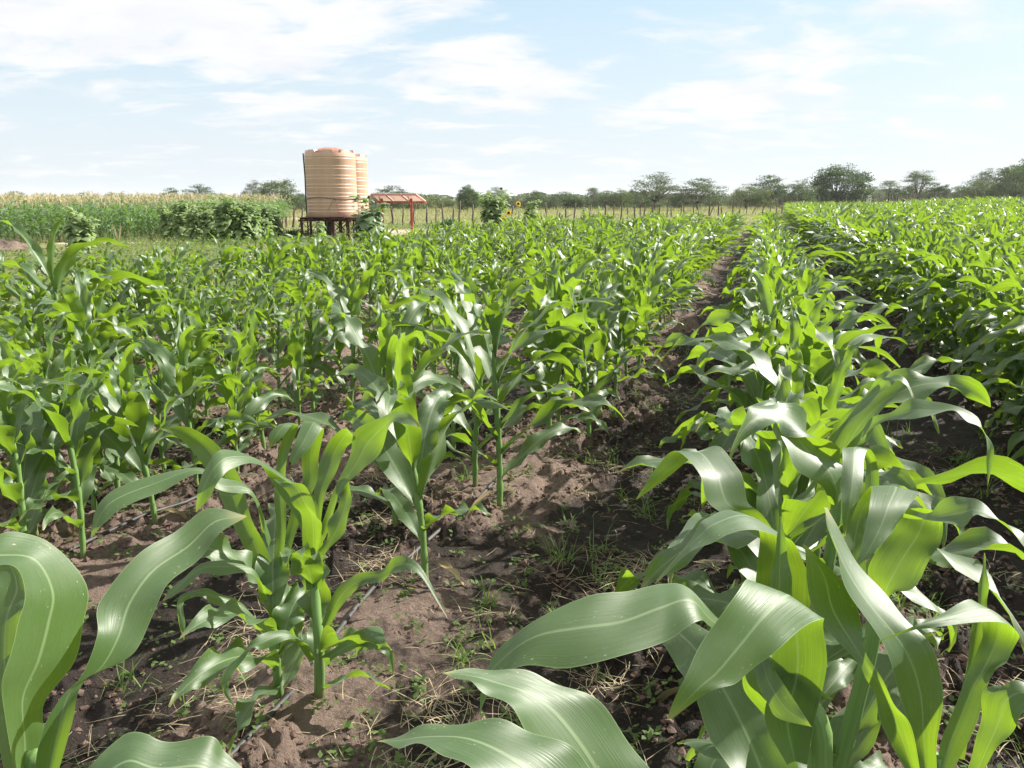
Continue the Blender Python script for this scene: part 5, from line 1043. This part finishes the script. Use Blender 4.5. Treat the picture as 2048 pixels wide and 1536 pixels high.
TREES = [
 (36, 384, 26, 120, 'umbrella', D_, 'leftmost far tree top just clearing the pale maize tassels'), (85, 385, 18, 125, 'bush', G_, 'tiny grey tree top above the tassels near the left edge'), (165, 387, 16, 120, 'umbrella', G_, 'small flat tree top peeping over the ripe maize'), (228, 387, 22, 125, 'umbrella', D_, 'low wide tree top over the ripe maize before a gap of sky'),
 (347, 377, 22, 110, 'umbrella', D_, 'small dark thorn tree above the sunflower thicket, left of a bigger one'), (402, 372, 36, 105, 'umbrella', D_, 'broad dark thorn tree right above the sunflower thicket'), (445, 385, 20, 120, 'bush', G_, 'low hazy shrub filling the gap right of the broad dark tree'),
 (512, 365, 26, 95, 'umbrella', G_, 'grey thorn tree left of the water tanks, joined to a rounder one'), (557, 362, 40, 92, 'round', E_, 'round grey-green tree just left of the water tanks'), (590, 383, 26, 100, 'bush', G_, 'soft grey bush touching the left side of the tanks'),
 (785, 373, 34, 95, 'umbrella', D_, 'dark umbrella tree rising behind the solar panels'), (936, 373, 23, 92, 'round', D_, 'dense dark tree left of the tall sunflowers'), (992, 376, 22, 100, 'umbrella', G_, 'grey tree crown behind the tall bushy sunflower'), (1075, 384, 26, 115, 'umbrella', D_, 'low dark tree top right of the yellow sunflowers'),
 (1130, 385, 34, 118, 'umbrella', D_, 'wide low tree between the yellow sunflowers and the airy tree'), (1185, 381, 20, 115, 'airy', G_, 'thin grey airy tree over the fence left of a reddish shrub'), (1212, 383, 28, 112, 'umbrella', G_, 'brownish-grey thorn shrub in the line left of the tall airy tree'), (1243, 379, 24, 112, 'umbrella', E_, 'green thorn tree two crowns left of the tall airy tree'), (1266, 379, 14, 118, 'round', D_, 'small dark crown close to the left of the tall airy tree'),
 (1308, 349, 50, 105, 'umbrella', G_, 'tall airy thorn tree with flat separated layers of branches'), (1396, 358, 50, 105, 'umbrella', G_, 'broad grey dome-shaped thorn tree right of the airy one'), (1490, 371, 30, 120, 'umbrella', E_, 'green flat crown left of the dark umbrella tree'), (1537, 351, 40, 125, 'umbrella', D_, 'dark umbrella thorn tree standing over a round bush'), (1520, 370, 26, 120, 'bush', L_, 'round olive bush in front of the dark umbrella tree'),
 (1602, 359, 30, 125, 'umbrella', E_, 'pale green tree touching the left of the big dark tree'), (1675, 331, 56, 132, 'round', D_, 'biggest darkest tree, rounded, above the iron shed'), (1640, 366, 34, 130, 'bush', D_, 'dark shrub at the left foot of the biggest tree'), (1738, 371, 26, 150, 'umbrella', G_, 'low grey-green tree behind the white shed'), (1776, 366, 30, 155, 'airy', E_, 'light green feathery tree between two pale ones'),
 (1833, 349, 36, 155, 'airy', E_, 'spiky-topped pale green tree with upright twigs'), (1874, 369, 22, 150, 'round', D_, 'small dark round tree right of the spiky pale one'), (1912, 368, 30, 155, 'bush', E_, 'green bush before the rising trees at right'), (1950, 354, 34, 150, 'bush', L_, 'olive bushy tree at the start of the rising tree mass'), (1962, 341, 34, 155, 'umbrella', D_, 'dark thorn tree behind the rising tree mass at right'),
 (2022, 330, 44, 145, 'round', E_, 'large leafy olive-green tree near the right edge'), (2056, 317, 50, 158, 'round', D_, 'tallest dark tree cut by the right edge'), (1988, 362, 28, 150, 'bush', L_, 'yellow-green bush under the trees near the right edge')]
for i, t in enumerate(TREES): tree(*t[:6], t[6], 'far thorn trees', i + 3)
r_ = np.random.default_rng(99); k = 0
for px in np.arange(600, 2080, 18.0):
    yt = float(np.interp(px, [600, 800, 1000, 1300, 1600, 2050], [395, 392, 391, 391, 384, 376])) + r_.normal(0, 6); Y = float(np.interp(px, [600, 1300, 1600, 2050], [112, 122, 160, 172])) + r_.uniform(-5, 8)
    tree(px + r_.normal(0, 5), yt, r_.uniform(15, 28), Y, 'bush', [G_, E_, G_, D_, L_][int(r_.integers(5))] if r_.random() < .8 else G_, 'low thorn bush, %s from the left in the belt behind the post fence' % ORD[k].replace('nearest', 'first'), 'thorn bushes of the far belt', k, 'thorn_bush', 'bush'); k += 1
for px in (258, 292, 330, 452, 470, 600):
    tree(px, 391 + r_.normal(0, 2), 18, 130, 'bush', G_, 'low thorn bush on the horizon beyond the ripe maize, %s of six from the left' % ['first', 'second', 'third', 'fourth', 'fifth', 'sixth'][(258, 292, 330, 452, 470, 600).index(px)], 'thorn bushes beyond the ripe maize', k, 'thorn_bush', 'bush'); k += 1
def far_scrub():
    r_ = np.random.default_rng(5); n = 30000; a = r_.uniform(-0.26, 0.75, n); d = 175 + 60 * r_.random(n); x, y = np.sin(a) * d, np.cos(a) * d
    H_ = (1.0 + 2.4 * fbm(a * 30 + 50, a * 0 + 3, 3, 4)) * (1 + smooth(.1, .6, a) * .25); z = H_ * r_.random(n) ** .8; s = r_.uniform(.15, .4, n)
    D = r_.normal(0, 1, (n, 3)); D /= np.linalg.norm(D, axis=1)[:, None]; S = np.cross(D, r_.normal(0, 1, (n, 3))); S /= np.linalg.norm(S, axis=1)[:, None]; Pn = np.stack([x, y, z], -1)
    V = np.stack([Pn - D * s[:, None], Pn + S * s[:, None], Pn + D * s[:, None], Pn - S * s[:, None]], 1).reshape(-1, 3)
    tag(link('distant_scrub', mk_mesh('distant_scrub', V, np.arange(n * 4).reshape(n, 4), M['crown_grey'], smooth=False)), 'hazy grey-green scrub closing the horizon behind the trees', 'scrub', kind='stuff')
far_scrub()


# ------------------------------------------------------------------ light haze in the air
def haze():
    m, nt = newmat('air'); s = NT(nt); v = s.n('ShaderNodeVolumePrincipled'); v.inputs['Color'].default_value = (0.92, 0.96, 1.0, 1); v.inputs['Density'].default_value = 0.0002; v.inputs['Anisotropy'].default_value = 0.2
    o = s.n('ShaderNodeOutputMaterial'); s.L.new(v.outputs[0], o.inputs['Volume'])
    b = MB().box((0, 0, 9.5), (13000, 13000, 23)); tag(b.build('haze', m), kind='stuff')
haze()
